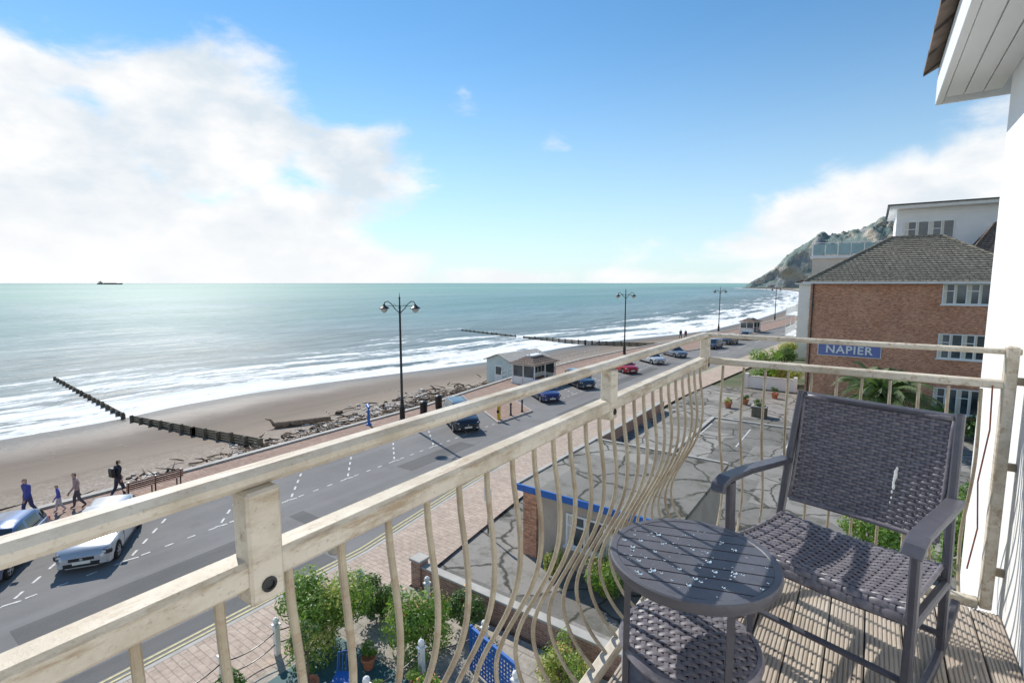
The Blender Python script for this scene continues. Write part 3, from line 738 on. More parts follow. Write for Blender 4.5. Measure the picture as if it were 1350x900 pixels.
# ---------------------------------------------------------------- promenade furniture
def bench(x,y,rz):
    b_=B()
    for sx in(-1.1,0,1.1):
        b_.tube([(sx,-.25,0),(sx,-.22,.42)],.03,'dark',6); b_.tube([(sx,.2,0),(sx,.22,.42),(sx,.33,.92)],.03,'dark',6)
        b_.tube([(sx,-.24,.42),(sx,.22,.42)],.025,'dark',6)
    for i in range(5): b_.box(-1.2,1.2,-.25+i*.1,-.25+i*.1+.08,.44,.475,'benchw',bev=.006)
    for i in range(4): 
        z=.52+i*.1; yy=.25+ (z-.42)*.24; b_.box(-1.2,1.2,yy-.0,yy+.035,z,z+.075,'benchw',bev=.006)
    b_.obj('park_bench',T=TR(x,y,.12,rz))
bench(-27.95,9.6,-90)
def shelter(x,y,rz,z=.12,s=1):
    E=empty('seafront_shelter',TR(x,y,z,rz,s)); 
    b_=B(); w,d=1.9,1.35
    for sx in(-w,0,w):
        for sy in(-d,d): b_.tube([(sx,sy,0),(sx,sy,1.95)],.07,'whitep',8); b_.box(sx-.13,sx+.13,sy-.13,sy+.13,0,.3,'whitep')
    b_.box(-w,w,-.05,.05,0,.9,'whitep'); 
    for i in range(7): q=-w+i*w/3; b_.box(q-.04,q+.04,-.055,.055,.9,1.85,'whitep')
    b_.box(-w,w,-.012,.012,.9,1.95,'glassd'); b_.box(-w,w,-.04,.04,1.85,1.95,'whitep')
    for s_ in(-1,1):
        b_.box(-w,w,min(s_*.1,s_*.55),max(s_*.1,s_*.55),.4,.46,'benchw')
        for q in(-w,w):
            b_.box(q-.04,q+.04,min(s_*.1,s_*1.2),max(s_*.1,s_*1.2),.0,.8,'whitep'); b_.box(q-.02,q+.02,min(s_*.1,s_*1.2),max(s_*.1,s_*1.2),.8,1.9,'glassd')
    b_.box(-w-.1,w+.1,-d-.1,d+.1,1.95,2.06,'whitep'); b_.obj('frame',E)
    b_=B()
    prof=[(2.35,1.8,2.08),(1.7,1.15,2.32),(1.15,.6,2.62),(.95,.42,2.72)]
    vs=[];fs=[]
    for a,c_,zz in prof: vs+=[(-a,-c_,zz),(a,-c_,zz),(a,c_,zz),(-a,c_,zz)]
    for i in range(3):
        for j in range(4): fs.append((i*4+j,i*4+(j+1)%4,i*4+4+(j+1)%4,i*4+4+j))
    fs.append((12,13,14,15)); fs.append((3,2,1,0)); b_.add(vs,fs,'roofd')
    b_.box(-.95,.95,-.42,.42,2.725,2.85,'whitep')
    for s_ in(-.9,.9): b_.lathe([(.05,2.85),(.08,2.93),(.02,3.15)],'whitep',8,c=(s_,0,0))
    b_.obj('roof',E)
shelter(-27.9,43.8,88); shelter(-20.6,117,80)
E=empty('beach_cafe_hut',TR(-34.2,50.0,-1.35,82))
b_=B(); b_.box(-3.2,3.2,-2,2,0,2.7,'hutb')
for i in range(28): b_.box(-3.21+i*.228,-3.21+i*.228+.19,-2.03,-2.0,0.05,2.65,'hutb')
b_.add([(-3.2,-2,2.7),(-3.2,2,2.7),(-3.2,0,3.4),(3.2,-2,2.7),(3.2,2,2.7),(3.2,0,3.4)],[(0,1,2),(3,5,4)],'hutb'); b_.obj('walls',E)
b_=B(); b_.flat([(-3.5,-1.15,3.06),(3.5,-1.15,3.06)],2.5,.08,'kerb',(0,1,.35)); b_.flat([(-3.5,1.15,3.06),(3.5,1.15,3.06)],2.5,.08,'kerb',(0,1,-.35)); b_.obj('roof',E)
b_=B()
for q in(-2.6,-.6,1.4): b_.box(q,q+1.1,-2.05,-2.031,1.2,2.2,'glassd'); b_.box(q-.06,q+1.16,-2.06,-2.04,1.12,1.2,'whitep'); b_.box(q-.06,q+1.16,-2.06,-2.04,2.2,2.28,'whitep')
b_.box(-3.25,-3.22,-.6,.6,0.2,2.2,'whitep'); b_.box(-3.26,-3.251,-.45,.45,1.1,2.0,'glassd')
b_.obj('windows',E)
b_=B()
for i in range(20):
    y=42+i*1.2; b_.tube([(pe(y)+.2,y,.2),(pe(y)+.2,y,1.2)],.03,'whitep',6)
for z in(.7,1.2): b_.tube([(pe(42+i*1.2)+.2,42+i*1.2,z) for i in range(20)],.025,'whitep',6)
b_.obj('promenade_railing')
b_=B(); b_.lathe([(.2,0),(.2,.1),(.1,.16),(.09,.95),(.16,1.0),(.16,1.05)],'blue',12); b_.tube([(-.3,0,1.3),(.3,0,1.36)],[.09,.14],'blue',10); b_.tube([(0,0,1.05),(0,0,1.3)],.05,'blue',8); b_.obj('seafront_telescope',smooth='auto',T=TR(-28.9,23.4,.12,150))
for x,y in((-27.6,27.6),(-28.1,29.8)):
    b_=B(); b_.lathe([(.25,0),(.28,.1),(.28,.85),(.31,.9),(.31,1.0),(.2,1.12),(.05,1.15)],'dark',14); b_.obj('litter_bin',smooth='auto',T=TR(x,y,.12))
b_=B(); b_.lathe([(.13,0),(.13,.85),(.16,.9),(.12,1.05),(.03,1.1)],'yellow',12); b_.box(-.1,.1,-.14,-.12,.5,.7,'dark'); b_.obj('bollard',smooth='auto',T=TR(-22.2,30.0,.12))
for x,y in((-22.1,31.4),(-22.0,32.8)):
    b_=B(); b_.lathe([(.1,0),(.1,.1),(.07,.15),(.06,.8),(.1,.85),(.08,.95),(.02,1.0)],'lampm',12); b_.obj('bollard',smooth='auto',T=TR(x,y,.12))
b_=B(); b_.tube([(0,0,0),(0,0,1.9)],.03,'dark',6); b_.box(-.22,.22,-.02,.0,1.35,1.95,'whitep',bev=.005); b_.box(-.16,.16,-.026,-.021,1.6,1.85,'redl'); b_.obj('pavement_sign',T=TR(-12.1,15.6,.12,-10))

# ---------------------------------------------------------------- cars
def paint(name,c,metal=.3):
    m,nt,b=newmat(name); b.inputs['Base Color'].default_value=(*c,1); b.inputs['Metallic'].default_value=metal; b.inputs['Roughness'].default_value=.3
    b.inputs['Coat Weight'].default_value=.8; b.inputs['Coat Roughness'].default_value=.05; return m
def car(x,y,rz,col,name='parked_car',Lc=4.1,W=1.74,Hc=1.45,suv=False,z=0.0,metal=.3):
    E=empty(name,TR(x,y,z,rz)); P=paint('car_paint',col,metal)
    hl=Lc/2; w=W/2; wr=.34 if suv else .31; wx=(hl-.8,-hl+.75); gc=.28 if suv else .2
    belt0=Hc*.62
    TP=[(-hl,belt0*.74),(-hl+.06,belt0*.92),(-hl+.25,belt0),(0,belt0*.99),(hl*.35,belt0*.98),(hl*.45,belt0*.97),(hl*.7,belt0*.93),(hl-.3,belt0*.87),(hl-.14,belt0*.8),(hl-.05,belt0*.7),(hl,belt0*.6)]
    WP=[(-hl,.8),(-hl+.12,.91),(-hl+.5,.98),(-.3,1),(hl*.5,1),(hl-.5,.97),(hl-.22,.9),(hl-.07,.8),(hl,.7)]
    n=56; vs=[];fs=[]
    xs_=[-hl+2*hl*i/n for i in range(n+1)]
    for xx in xs_:
        tp=interp(TP,xx); ww=w*interp(WP,xx); zb=gc+(.06 if abs(xx)>hl-.1 else 0); 
        for c_ in wx:
            dx=abs(xx-c_)
            if dx<wr+.06: zb=max(zb,wr+math.sqrt((wr+.06)**2-dx*dx))
        zb=min(zb,tp-.12); zi=gc+.02
        s=[(0,zi),(ww*.74,zi),(ww*.75,zb),(ww*.975,zb),(ww,max(zb+.03,gc+.2)),(ww*1.0,max(zb+.06,(tp+gc)*.55)),(ww*.975,tp-.09),(ww*.93,tp-.02),(ww*.8,tp+.015),(0,tp+.05)]
        ring=[(xx,a,c_) for a,c_ in s]+[(xx,-a,c_) for a,c_ in s[-2:0:-1]]
        vs+=ring; nr=len(ring)
    for i in range(n):
        for j in range(nr):
            fs.append((i*nr+j,i*nr+(j+1)%nr,(i+1)*nr+(j+1)%nr,(i+1)*nr+j))
    fs.append(tuple(range(nr))); fs.append(tuple(n*nr+j for j in range(nr))[::-1])
    b_=B(); b_.add(vs,fs,P); b_.obj('body',E,smooth='auto')
    if suv: RP=[(-hl+.12,belt0),(-hl+.3,Hc-.12),(-hl+.45,Hc-.02),(-.2,Hc),(hl*.12,Hc-.02),(hl*.2,Hc-.07),(hl*.5,belt0*.95)]
    else: RP=[(-hl+.1,belt0),(-hl+.38,Hc-.14),(-hl+.65,Hc-.04),(-.4,Hc),(hl*.02,Hc-.02),(hl*.12,Hc-.07),(hl*.52,belt0*.95)]
    x0,x1=RP[0][0],RP[-1][0]; n=40; vs=[];xs_=[x0+(x1-x0)*i/n for i in range(n+1)]
    b_=B(); hs=[]
    for xx in xs_:
        h=interp(RP,xx); tp=interp(TP,xx)-.03; h=max(h,tp+.01); k=(h-tp)/(Hc-belt0); hs.append(h)
        wb=w*.9*interp(WP,xx); wt=wb-.17*k
        s=[(wb,tp),(wt+.03,tp+(h-tp)*.86),(wt-.05,h-.012*k),(0,h+.025*k)]
        vs+=[(xx,a,c_) for a,c_ in s]+[(xx,-a,c_) for a,c_ in s[-2::-1]]
    o=len(b_.v); b_.v+=vs
    pil=[x0+(x1-x0)*.52,x0+(x1-x0)*.2]
    for i in range(n):
        sl=abs(hs[i+1]-hs[i])/(xs_[1]-xs_[0]); xm=(xs_[i]+xs_[i+1])/2
        for j in range(6):
            if j in(0,5): k='carglass' if (min(abs(xm-q) for q in pil)>.06 and i>1) else P
            elif j in(1,4): k=P
            else: k='carglass' if sl>.38 else P
            b_.f.append((o+i*7+j,o+i*7+j+1,o+i*7+7+j+1,o+i*7+7+j)); b_.m.append(b_.mi(k))
    b_.obj('cabin',E,smooth='auto')
    b_=B()
    for c_ in wx:
        for s in(-1,1):
            T=Matrix.Translation((c_,s*(w-.1),wr))@Matrix.Rotation(rad(90*-s),4,'X')
            b_.lathe([(wr*.6,-.1),(wr*.92,-.1),(wr,-.07),(wr,.06),(wr*.94,.09),(wr*.66,.095),(wr*.64,.06),(.02,.055)],'tyre',24,T)
            b_.lathe([(wr*.66,.06),(wr*.66,.088),(wr*.58,.088),(wr*.56,.058)],'rim',24,T,cap=False); b_.lathe([(.07,.05),(.07,.085),(.02,.09)],'rim',12,T)
            for q in range(5 if not suv else 6):
                a=q*2*math.pi/(5 if not suv else 6); b_.flat([(math.cos(a)*.05,math.sin(a)*.05,.078),(math.cos(a)*wr*.6,math.sin(a)*wr*.6,.078)],.055,.02,'rim',(-math.sin(a),math.cos(a),0),T)
    b_.obj('wheels',E,smooth='auto')
    b_=B(); f=hl; zt=belt0
    b_.box(f-.14,f+.012,-w*.42,w*.42,zt*.5,zt*.62,'dark',bev=.01)
    b_.box(f-.14,f+.02,-w*.6,w*.6,gc+.06,gc+.2,'dark',bev=.01)
    b_.box(f+.013,f+.03,-.26,.26,zt*.38,zt*.38+.11,'plate')
    b_.lathe([(.05,0),(.05,.01),(.02,.012)],'rim',14,Matrix.Translation((f+.012,0,zt*.56))@Matrix.Rotation(rad(90),4,'Y'))
    for s in(-1,1):
        T=Matrix.Translation((f-.17,s*w*.72,zt*.69))@Matrix.Rotation(s*rad(-26),4,'Z')@Matrix.Rotation(rad(-14),4,'Y')
        b_.box(-.17,.1,-.18,.18,-.085,.065,'dark',T,bev=.03)
        b_.box(-.15,.115,-.15,.15,-.06,.045,'lightg',T,bev=.03)
        b_.box(-f-.01,-f+.25,s*w*.76-.1,s*w*.76+.1,zt*.62,zt*.9,'redl',bev=.02)
        T=Matrix.Translation((x1-.32,s*(w+.06),zt+.06)); b_.box(-.07,.07,-.1,.1,-.06,.07,P,T,bev=.02)
        for q in(x0+(x1-x0)*.52,x1-.42,x0+.5): b_.box(q-.006,q+.006,s*w*.999-.006,s*w*.999+.006,gc+.12,zt-.1,'dark')
        for q in(x0+(x1-x0)*.56,x0+(x1-x0)*.28): b_.box(q-.09,q+.09,s*w-.02,s*w+.025,zt-.2,zt-.165,P,bev=.008)
        b_.box(-hl+1.1,hl-1.15,s*w*.99-.03,s*w*.99+.01,gc,gc+.08,'dark',bev=.01)
        b_.box(f-.09,f+.022,s*w*.66-.08,s*w*.66+.08,gc+.08,gc+.17,'lightg',bev=.02)
        b_.tube([(x1-.05,s*.1,zt+.03),(x1-.12,s*.5,zt+.1)],.012,'dark',5)
    b_.box(-f-.02,-f+.1,-w*.7,w*.7,gc+.02,gc+.16,'dark',bev=.02); b_.box(-f-.03,-f-.021,-.26,.26,zt*.6,zt*.6+.11,'platey')
    if suv:
        for s in(-1,1): b_.tube([(x0+.4,s*w*.66,Hc+.05),(.35,s*w*.66,Hc+.06)],.025,'rim',6)
    b_.obj('fittings',E)
    return E
car(-24.0,6.4,-33,(.5,.52,.55),Lc=4.15,W=1.78,Hc=1.5,metal=.5)
car(-25.5,3.75,-33,(.05,.09,.2),Lc=4.2)
car(-23.75,27.4,-35,(.02,.026,.038),Lc=4.6,W=1.85,Hc=1.75,suv=True)
car(-23.4,38.4,-38,(.04,.045,.17),Lc=4.2)
car(-23.5,45.3,-38,(.04,.06,.1),Lc=4.5,Hc=1.55)
car(-23.0,55.6,-38,(.5,.02,.03),Lc=3.9)
car(-22.8,64.0,-38,(.6,.62,.63),Lc=4.2)
car(-22.2,71.6,-42,(.2,.23,.27),Lc=4.3)
car(-20.0,84,-98,(.04,.07,.15),Lc=4.3)
car(-19.2,91.5,-98,(.05,.06,.08),Lc=4.3,suv=True,Hc=1.7)
car(-18.4,101,-98,(.3,.32,.34),Lc=4.3)

# ---------------------------------------------------------------- people
def person(x,y,rz,jack,trou,hair=(.03,.02,.015),stride=.28,lean=.05,hh=1.72,bag=False,z=.12):
    s=hh/1.75
    J={'pel':(0,0,.95,.15),'wai':(0,.0,1.1,.13),'che':(0,lean*.5,1.32,.165),'neck':(0,lean,1.5,.062),'hd0':(0,lean+.01,1.6,.085),'hd1':(0,lean+.02,1.68,.1),'hd2':(0,lean+.01,1.75,.06)}
    E=[('pel','wai'),('wai','che'),('che','neck'),('neck','hd0'),('hd0','hd1'),('hd1','hd2')]
    for sd,n_ in((1,'r'),(-1,'l')):
        f=stride*sd
        J['hip'+n_]=(.09*sd,0,.88,.105); J['kn'+n_]=(.1*sd,f*.55+.04,.5,.075); J['an'+n_]=(.1*sd,f*.9-(.12 if sd<0 else 0),.1 if sd>0 else .16,.052); J['to'+n_]=(.11*sd,f*.9+(.17 if sd>0 else .05),.04,.04)
        J['sh'+n_]=(.18*sd,lean*.7,1.42,.085); J['el'+n_]=(.24*sd,lean-.3*f-.04,1.14,.06); J['wr'+n_]=(.25*sd,lean-.75*f+.08,.9,.04); J['ha'+n_]=(.25*sd,lean-.8*f+.1,.83,.032)
        E+=[('pel','hip'+n_),('hip'+n_,'kn'+n_),('kn'+n_,'an'+n_),('an'+n_,'to'+n_),('che','sh'+n_),('sh'+n_,'el'+n_),('el'+n_,'wr'+n_),('wr'+n_,'ha'+n_)]
        for i in range(4):
            o=(i-1.5)*.019; k='f%d'%i+n_; J[k]=(.25*sd-.01*sd,lean-.8*f+.11+o,.775+abs(o)*.2,.0095); J[k+'b']=(.25*sd-.03*sd,lean-.8*f+.115+o,.74+abs(o)*.4,.008); E+=[('ha'+n_,k),(k,k+'b')]
        J['t'+n_]=(.25*sd-.01*sd,lean-.8*f+.155,.83,.01); J['tb'+n_]=(.25*sd-.02*sd,lean-.8*f+.165,.79,.009); E+=[('wr'+n_,'t'+n_),('t'+n_,'tb'+n_)]
    ks=list(J); me=bpy.data.meshes.new('p'); me.from_pydata([J[k][:3] for k in ks],[(ks.index(a),ks.index(c_)) for a,c_ in E],[])
    o=bpy.data.objects.new('p',me); scene.collection.objects.link(o)
    md=o.modifiers.new('s','SKIN'); 
    for i,k in enumerate(ks):
        sv=me.skin_vertices[0].data[i]; r_=J[k][3]; sv.radius=(r_,r_*(.72 if k in('che','wai','pel') else 1)); sv.use_root=(k=='pel')
    o.modifiers.new('b','SUBSURF').levels=2
    bpy.context.view_layer.update()
    m2=bpy.data.meshes.new_from_object(o.evaluated_get(bpy.context.evaluated_depsgraph_get())); bpy.data.objects.remove(o)
    mats=[simple('skin',(.55,.33,.25),.6,.05),simple('jacket_cloth',jack,.85,.15,9),simple('trouser_cloth',trou,.85,.15,9),simple('hair',hair,.7,.2,30),simple('shoe',(.04,.035,.03),.6,.1)]
    m2.materials.clear()
    for q in mats: m2.materials.append(q)
    for p_ in m2.polygons:
        c_=p_.center; k=1; p_.use_smooth=True
        if c_.z>1.53:
            k=0
            if c_.z>1.72 or c_.y<lean-.005 and c_.z>1.57: k=3
        elif c_.z<.1: k=4
        elif abs(c_.x)>.2 and c_.z<.885: k=0
        elif c_.z<.92: k=2
        p_.material_index=k
    po=bpy.data.objects.new('pedestrian',m2); scene.collection.objects.link(po); po.matrix_world=TR(x,y,z,rz,s)
    b_=B()
    T=Matrix.Translation((0,lean+.105,1.66)); b_.add([(-.013,0,-.02),(.013,0,-.02),(0,.028,-.018),(0,0,.025)],[(0,1,2),(0,2,3),(2,1,3)],mats[0],T)
    for sx in(-1,1):
        b_.lathe([(.001,-.008),(.011,-.003),(.011,.003),(.001,.008)],'dark',8,c=(sx*.034,lean+.108,1.685)); b_.lathe([(.001,-.025),(.015,-.01),(.015,.012),(.001,.026)],mats[0],8,c=(sx*.1,lean+.01,1.665))
    b_.box(-.025,.025,lean+.1,lean+.108,1.618,1.626,'redl')
    if bag: b_.box(-.17,.17,-.3,-.12,1.02,1.45,'dark',bev=.05); 
    fo=b_.obj('face_details'); fo.parent=po
    return po
person(-29.4,5.4,200,(.08,.09,.36),(.06,.07,.18),bag=False,stride=.18)
person(-28.7,6.9,160,(.5,.34,.32),(.12,.1,.12),hair=(.12,.06,.03),hh=1.66,stride=.18)
person(-28.9,6.3,170,(.12,.12,.5),(.6,.55,.6),hair=(.3,.2,.1),hh=1.25,stride=.16)
person(-28.6,8.4,10,(.04,.04,.05),(.06,.06,.1),bag=True,hh=1.8,stride=.18)
person(-28.0,93.4,0,(.03,.03,.04),(.05,.05,.09)); person(-27.2,93.7,0,(.2,.05,.05),(.05,.05,.09),hh=1.65)

# ---------------------------------------------------------------- own building
E=empty('white_house')
b_=B(); b_.box(.52,9,-9,3.75,-.03,11.27,'white'); b_.obj('walls',E)
b_=B()
zs=H+1.08; b_.box(.27,.52-.002,-9,4.0,zs,zs+.012,'whitep')
for i in range(3): b_.box(.275+i*.083,.275+i*.083+.076,-9,3.98,zs-.012,zs-.001,'whitep')
b_.box(.235,.268,-9,4.03,zs-.03,zs+.17,'whitep',bev=.004)
b_.add([(.235,4.06,zs-.03),(9,4.06,zs-.03),(9,4.06,zs+5),(.235,4.06,zs+.16),(.235,4.035,zs-.03),(9,4.035,zs-.03),(9,4.035,zs+5),(.235,4.035,zs+.16)],[(0,1,2,3),(7,6,5,4),(0,3,7,4),(0,4,5,1)],'whitep')
b_.obj('fascia_and_soffit',E)
b_=B()
for i in range(56):
    y0=-9+i*.235
    for j in range(5):
        x0=.17+j*.26; z0=zs+.175+j*.14
        b_.add([(x0,y0,z0),(x0,y0+.23,z0),(x0+.3,y0+.23,z0+.16),(x0+.3,y0,z0+.16),(x0,y0,z0+.03),(x0,y0+.23,z0+.03),(x0+.3,y0+.23,z0+.19),(x0+.3,y0,z0+.19)],[(0,3,2,1),(4,5,6,7),(0,1,5,4),(1,2,6,5),(2,3,7,6),(3,0,4,7)],'roofd')
b_.add([(1.4,-9,zs+.9),(1.4,4.1,zs+.9),(9,4.1,zs+5.2),(9,-9,zs+5.2)],[(0,1,2,3)],'roofd')
b_.obj('roof',E)
b_=B(); b_.tube([(.46,2.62,zs-.015),(.46,2.62,zs-.14),(.475,2.62,zs-.22),(.51,2.62,zs-.27)],.038,'whitep',14); b_.lathe([(.045,-.03),(.045,.0)],'whitep',14,c=(.46,2.62,zs-.1)); b_.obj('downpipe',E,smooth='auto')

# ---------------------------------------------------------------- balcony
RX=-.71; EY=2.79; Z=DZ
E=empty('balcony')
b_=B()
pw=.12; x=-.655
while x<.515:
    x1=min(x+pw-.006,.515); n=8; prof=[]; w=(x1-x)/n
    for j in range(n):
        a=x+j*w; prof+= [(a,-.004),(a+w*.22,0),(a+w*.62,0),(a+w*.8,-.004)]
    prof.append((x1,-.004)); dz=U(-.001,.001)
    vs=[];fs=[]
    for px,pz in prof: vs+=[(px,-2.2,Z+pz+dz),(px,EY-.035,Z+pz+dz)]
    for j in range(len(prof)-1): fs.append((j*2,j*2+2,j*2+3,j*2+1))
    k=len(vs); vs+=[(x,-2.2,Z-.028),(x,EY-.035,Z-.028),(x1,-2.2,Z-.028),(x1,EY-.035,Z-.028)]
    fs+=[(0,1,k+1,k),(k-2,k+2,k+3,k-1),(1,k-1,k+3,k+1)]
    b_.add(vs,fs,'deck'); x+=pw
b_.obj('deck_boards',E)
b_=B()
for yy in (.6,1.3,2.0,2.65):
    x=-.63
    while x<.5:
        b_.lathe([(.004,Z+.0005),(.004,Z+.0018),(.001,Z+.002)],'dark',8,c=(x,yy,0)); x+=.06
b_.obj('deck_screws',E)
b_=B(); b_.box(-.66,.519,-2.2,EY-.03,Z-.22,Z-.04,'kerb'); b_.obj('slab',E)
b_=B()
ZT=Z+1.094; ZL=Z+.966
b_.box(RX-.019,RX+.021,-2.2,EY+.020,ZT-.027,ZT,'rail',bev=.009)
b_.box(RX-.024,RX+.024,-2.2,EY+.026,ZL-.042,ZL,'rail',bev=.007)
b_.tube([(RX+.02,EY,ZT-.012),(.50,EY,ZT-.012)],.0125,'rail',10)
b_.box(RX+.03,.49,EY-.02,EY+.02,ZL-.034,ZL,'rail',bev=.005)
b_.obj('handrails',E,smooth='auto')
b_=B()
for y in(-.84,.365,1.57,2.775):
    b_.box(RX-.012,RX+.030,y-.025,y+.025,ZL-.066,ZT-.028,'rail',bev=.004)
    T=Matrix.Translation((RX+.0305,y,ZL-.04))@Matrix.Rotation(rad(90),4,'Y'); b_.lathe([(.011,0),(.011,.002),(.007,.003),(.007,-.003),(.001,-.003)],'dark',16,T)
b_.box(.452,.492,EY-.025,EY+.025,Z+.0,ZT+.01,'rail',bev=.005)
for zz in(.15,.6,.95): b_.box(.492,.521,EY-.012,EY+.012,Z+zz,Z+zz+.03,'bal',bev=.002)
b_.box(RX-.02,RX+.02,-2.2,EY+.02,Z-.03,Z+.012,'rail',bev=.004)
b_.box(RX+.022,.45,EY-.02,EY+.02,Z-.01,Z+.03,'rail',bev=.004)
b_.obj('posts',E,smooth='auto')
b_=B(); b_.tube([(.42,EY-.03,ZL-.02),(.425,EY-.035,ZL-.2),(.405,EY-.04,ZL-.42),(.42,EY-.035,ZL-.62),(.40,EY-.04,ZL-.8)],.003,'cord',6); b_.obj('hanging_cord',E)
prof=[(0,.925),(-.004,.86),(-.016,.78),(-.024,.7),(-.018,.61),(.008,.52),(.05,.43),(.095,.34),(.122,.26),(.124,.19),(.1,.12),(.058,.06),(.012,.02),(0,.005)]
def cr(P,n=4):
    out=[]
    for i in range(len(P)-1):
        p0=P[max(i-1,0)];p1=P[i];p2=P[i+1];p3=P[min(i+2,len(P)-1)]
        for j in range(n):
            t=j/n; out.append(tuple(.5*((2*p1[a])+(-p0[a]+p2[a])*t+(2*p0[a]-5*p1[a]+4*p2[a]-p3[a])*t*t+(-p0[a]+3*p1[a]-3*p2[a]+p3[a])*t**3) for a in(0,1)))
    out.append(P[-1]); return out
pr=cr(prof,3)
b_=B(); y=-2.1
while y<EY-.03:
    j1=U(-.006,.006); b_.flat([(RX-o*(1+j1*4),y+j1*math.sin(z*3),Z+z) for o,z in pr],.012,.012,'bal',(0,1,0)); y+=.1004
x=RX+.1
while x<.42:
    j1=U(-.006,.006); b_.flat([(x+j1*math.sin(z*3),EY+o,Z+z) for o,z in pr],.012,.012,'bal',(1,0,0)); x+=.1
b_.obj('belly_balusters',E)

# ---------------------------------------------------------------- woven panels
def weave(b_,F,nu,nv,k,amp=.0028,w=.5,inside=None):
    for j in range(nv):
        v0=(j+.5-w)/nv; v1=(j+.5+w)/nv; vm=(j+.5)/nv; prev=None
        for i in range(nu*4+1):
            u=i/(nu*4); off=amp*math.cos(math.pi*(i/4+j))
            if inside and not inside(u,vm): prev=None; continue
            P=[]
            for vv,e in((v0,-.0018),(vm-.22/nv,.0006),(vm+.22/nv,.0006),(v1,-.0018)):
                p_,n_=F(u,vv); P.append(p_+n_*(off+e))
            o=len(b_.v); b_.v+= [tuple(q) for q in P]
            if prev is not None:
                for a in(0,1,2): b_.f.append((prev+a,prev+a+1,o+a+1,o+a)); b_.m.append(b_.mi(k))
            prev=o
    for i in range(nu+1):
        u=(i)/nu; prev=None; du=.2/nu
        for j in range(nv*2+1):
            v=j/(nv*2)
            if inside and not inside(u,v): prev=None; continue
            off=-amp*math.cos(math.pi*(i+j/2-.5))*.6
            p0,n_=F(max(u-du,0),v); p1,_=F(min(u+du,1),v); o=len(b_.v); b_.v+=[tuple(p0+n_*off),tuple(p1+n_*off)]
            if prev is not None: b_.f.append((prev,prev+1,o+1,o)); b_.m.append(b_.mi(k))
            prev=o
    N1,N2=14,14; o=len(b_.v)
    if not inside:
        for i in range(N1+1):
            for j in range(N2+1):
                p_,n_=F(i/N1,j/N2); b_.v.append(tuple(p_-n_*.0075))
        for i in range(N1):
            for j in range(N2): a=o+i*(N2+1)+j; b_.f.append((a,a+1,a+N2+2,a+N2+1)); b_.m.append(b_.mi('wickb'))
def rocker(x,y,rz):
    E=empty('rocking_chair',TR(x,y,Z,rz)); w=.282
    k='frame'; b_=B()
    for s in(-1,1):
        b_.flat([(s*w,-.22,.06),(s*w,-.225,.35),(s*w,-.24,.615)],.038,.026,k,(0,1,0))
        b_.flat([(s*w,.22,.05),(s*w,.2,.34),(s*(w-.01),.235,.59),(s*(w-.02),.30,.895)],.036,.026,k,(0,1,0))
        arm=[(s*(w+.005),-.325,.595),(s*(w+.008),-.31,.62),(s*(w+.008),-.27,.633),(s*(w+.008),-.1,.627),(s*(w+.004),.08,.61),(s*w,.235,.598)]
        b_.flat(arm,.054,.022,k,(1,0,0))
        rk=[(s*w,-.36+ .78*t,.018+.13*(2*t-1)**2) for t in [i/14 for i in range(15)]]
        b_.flat(rk,.026,.034,k,(1,0,0))
        b_.flat([(s*w,-.22,.34),(s*w,.2,.31)],.026,.03,k,(1,0,0))
    for yy,zz in((-.215,.355),(.19,.325),(-.2,.14),(.2,.12)): b_.tube([(-w,yy,zz),(w,yy,zz)],.011,k,8)
    b_.tube([(-w+.02,.3,.878),(w-.02,.3,.878)],.013,k,8)
    b_.obj('frame',E)
    def S(u,v):
        yy=-.26+.47*v; z=.408-.035*v-.014*math.sin(math.pi*v)
        if v<.12: q=(.12-v)/.12; z-=.06*q*q; yy+=.018*q*q
        xx=(u-.5)*2*(w-.012)
        z-=.012*(1-(2*u-1)**2)
        return Vector((xx,yy,z)),(Vector((0,0,1)) if v>=.12 else Vector((0,-.6,.8)))
    b_=B(); weave(b_,S,15,30,'wick',.0036); b_.obj('seat',E,smooth=True)
    def K(u,v):
        zz=.445+.43*v; yy=.212+.087*v+.012*math.sin(math.pi*v)+.03*(1-(2*u-1)**2)*.5
        xx=(u-.5)*2*(w-.035); return Vector((xx,yy-.01,zz)),Vector((0,-1,.2)).normalized()
    b_=B(); weave(b_,K,17,36,'wick',.0042); b_.obj('backrest',E,smooth=True)
    b_=B(); b_.tube([K(u,1)[0] for u in [i/10 for i in range(11)]],.01,'wick',8); b_.tube([K(u,0)[0] for u in [i/10 for i in range(11)]],.01,'wick',8)
    b_.tube([K(0,v)[0] for v in [i/8 for i in range(9)]],.008,'wick',8); b_.tube([K(1,v)[0] for v in [i/8 for i in range(9)]],.008,'wick',8)
    b_.tube([S(0,v)[0] for v in [i/12 for i in range(13)]],.008,'wick',8); b_.tube([S(1,v)[0] for v in [i/12 for i in range(13)]],.008,'wick',8); b_.obj('woven_edging',E,smooth=True)
    b_=B()
    for (u,v,s_) in((.7,.46,.0055),(.702,.43,.006),(.698,.4,.0045),(.696,.37,.004),(.7,.335,.005),(.695,.29,.003),(.705,.49,.004),(.697,.24,.0025),(.693,.2,.002)):
        p_,n_=K(u,v); b_.lathe([(s_*1.1,0),(s_,.0022),(.001,.003)],'splat',8,Matrix.Translation(p_+n_*.005)@n_.to_track_quat('Z','Y').to_matrix().to_4x4()@Matrix.Scale(2.2,4,(0,1,0)))
    b_.obj('bird_dropping_mark',E)
    return E
rocker(-.05,2.135,-16)
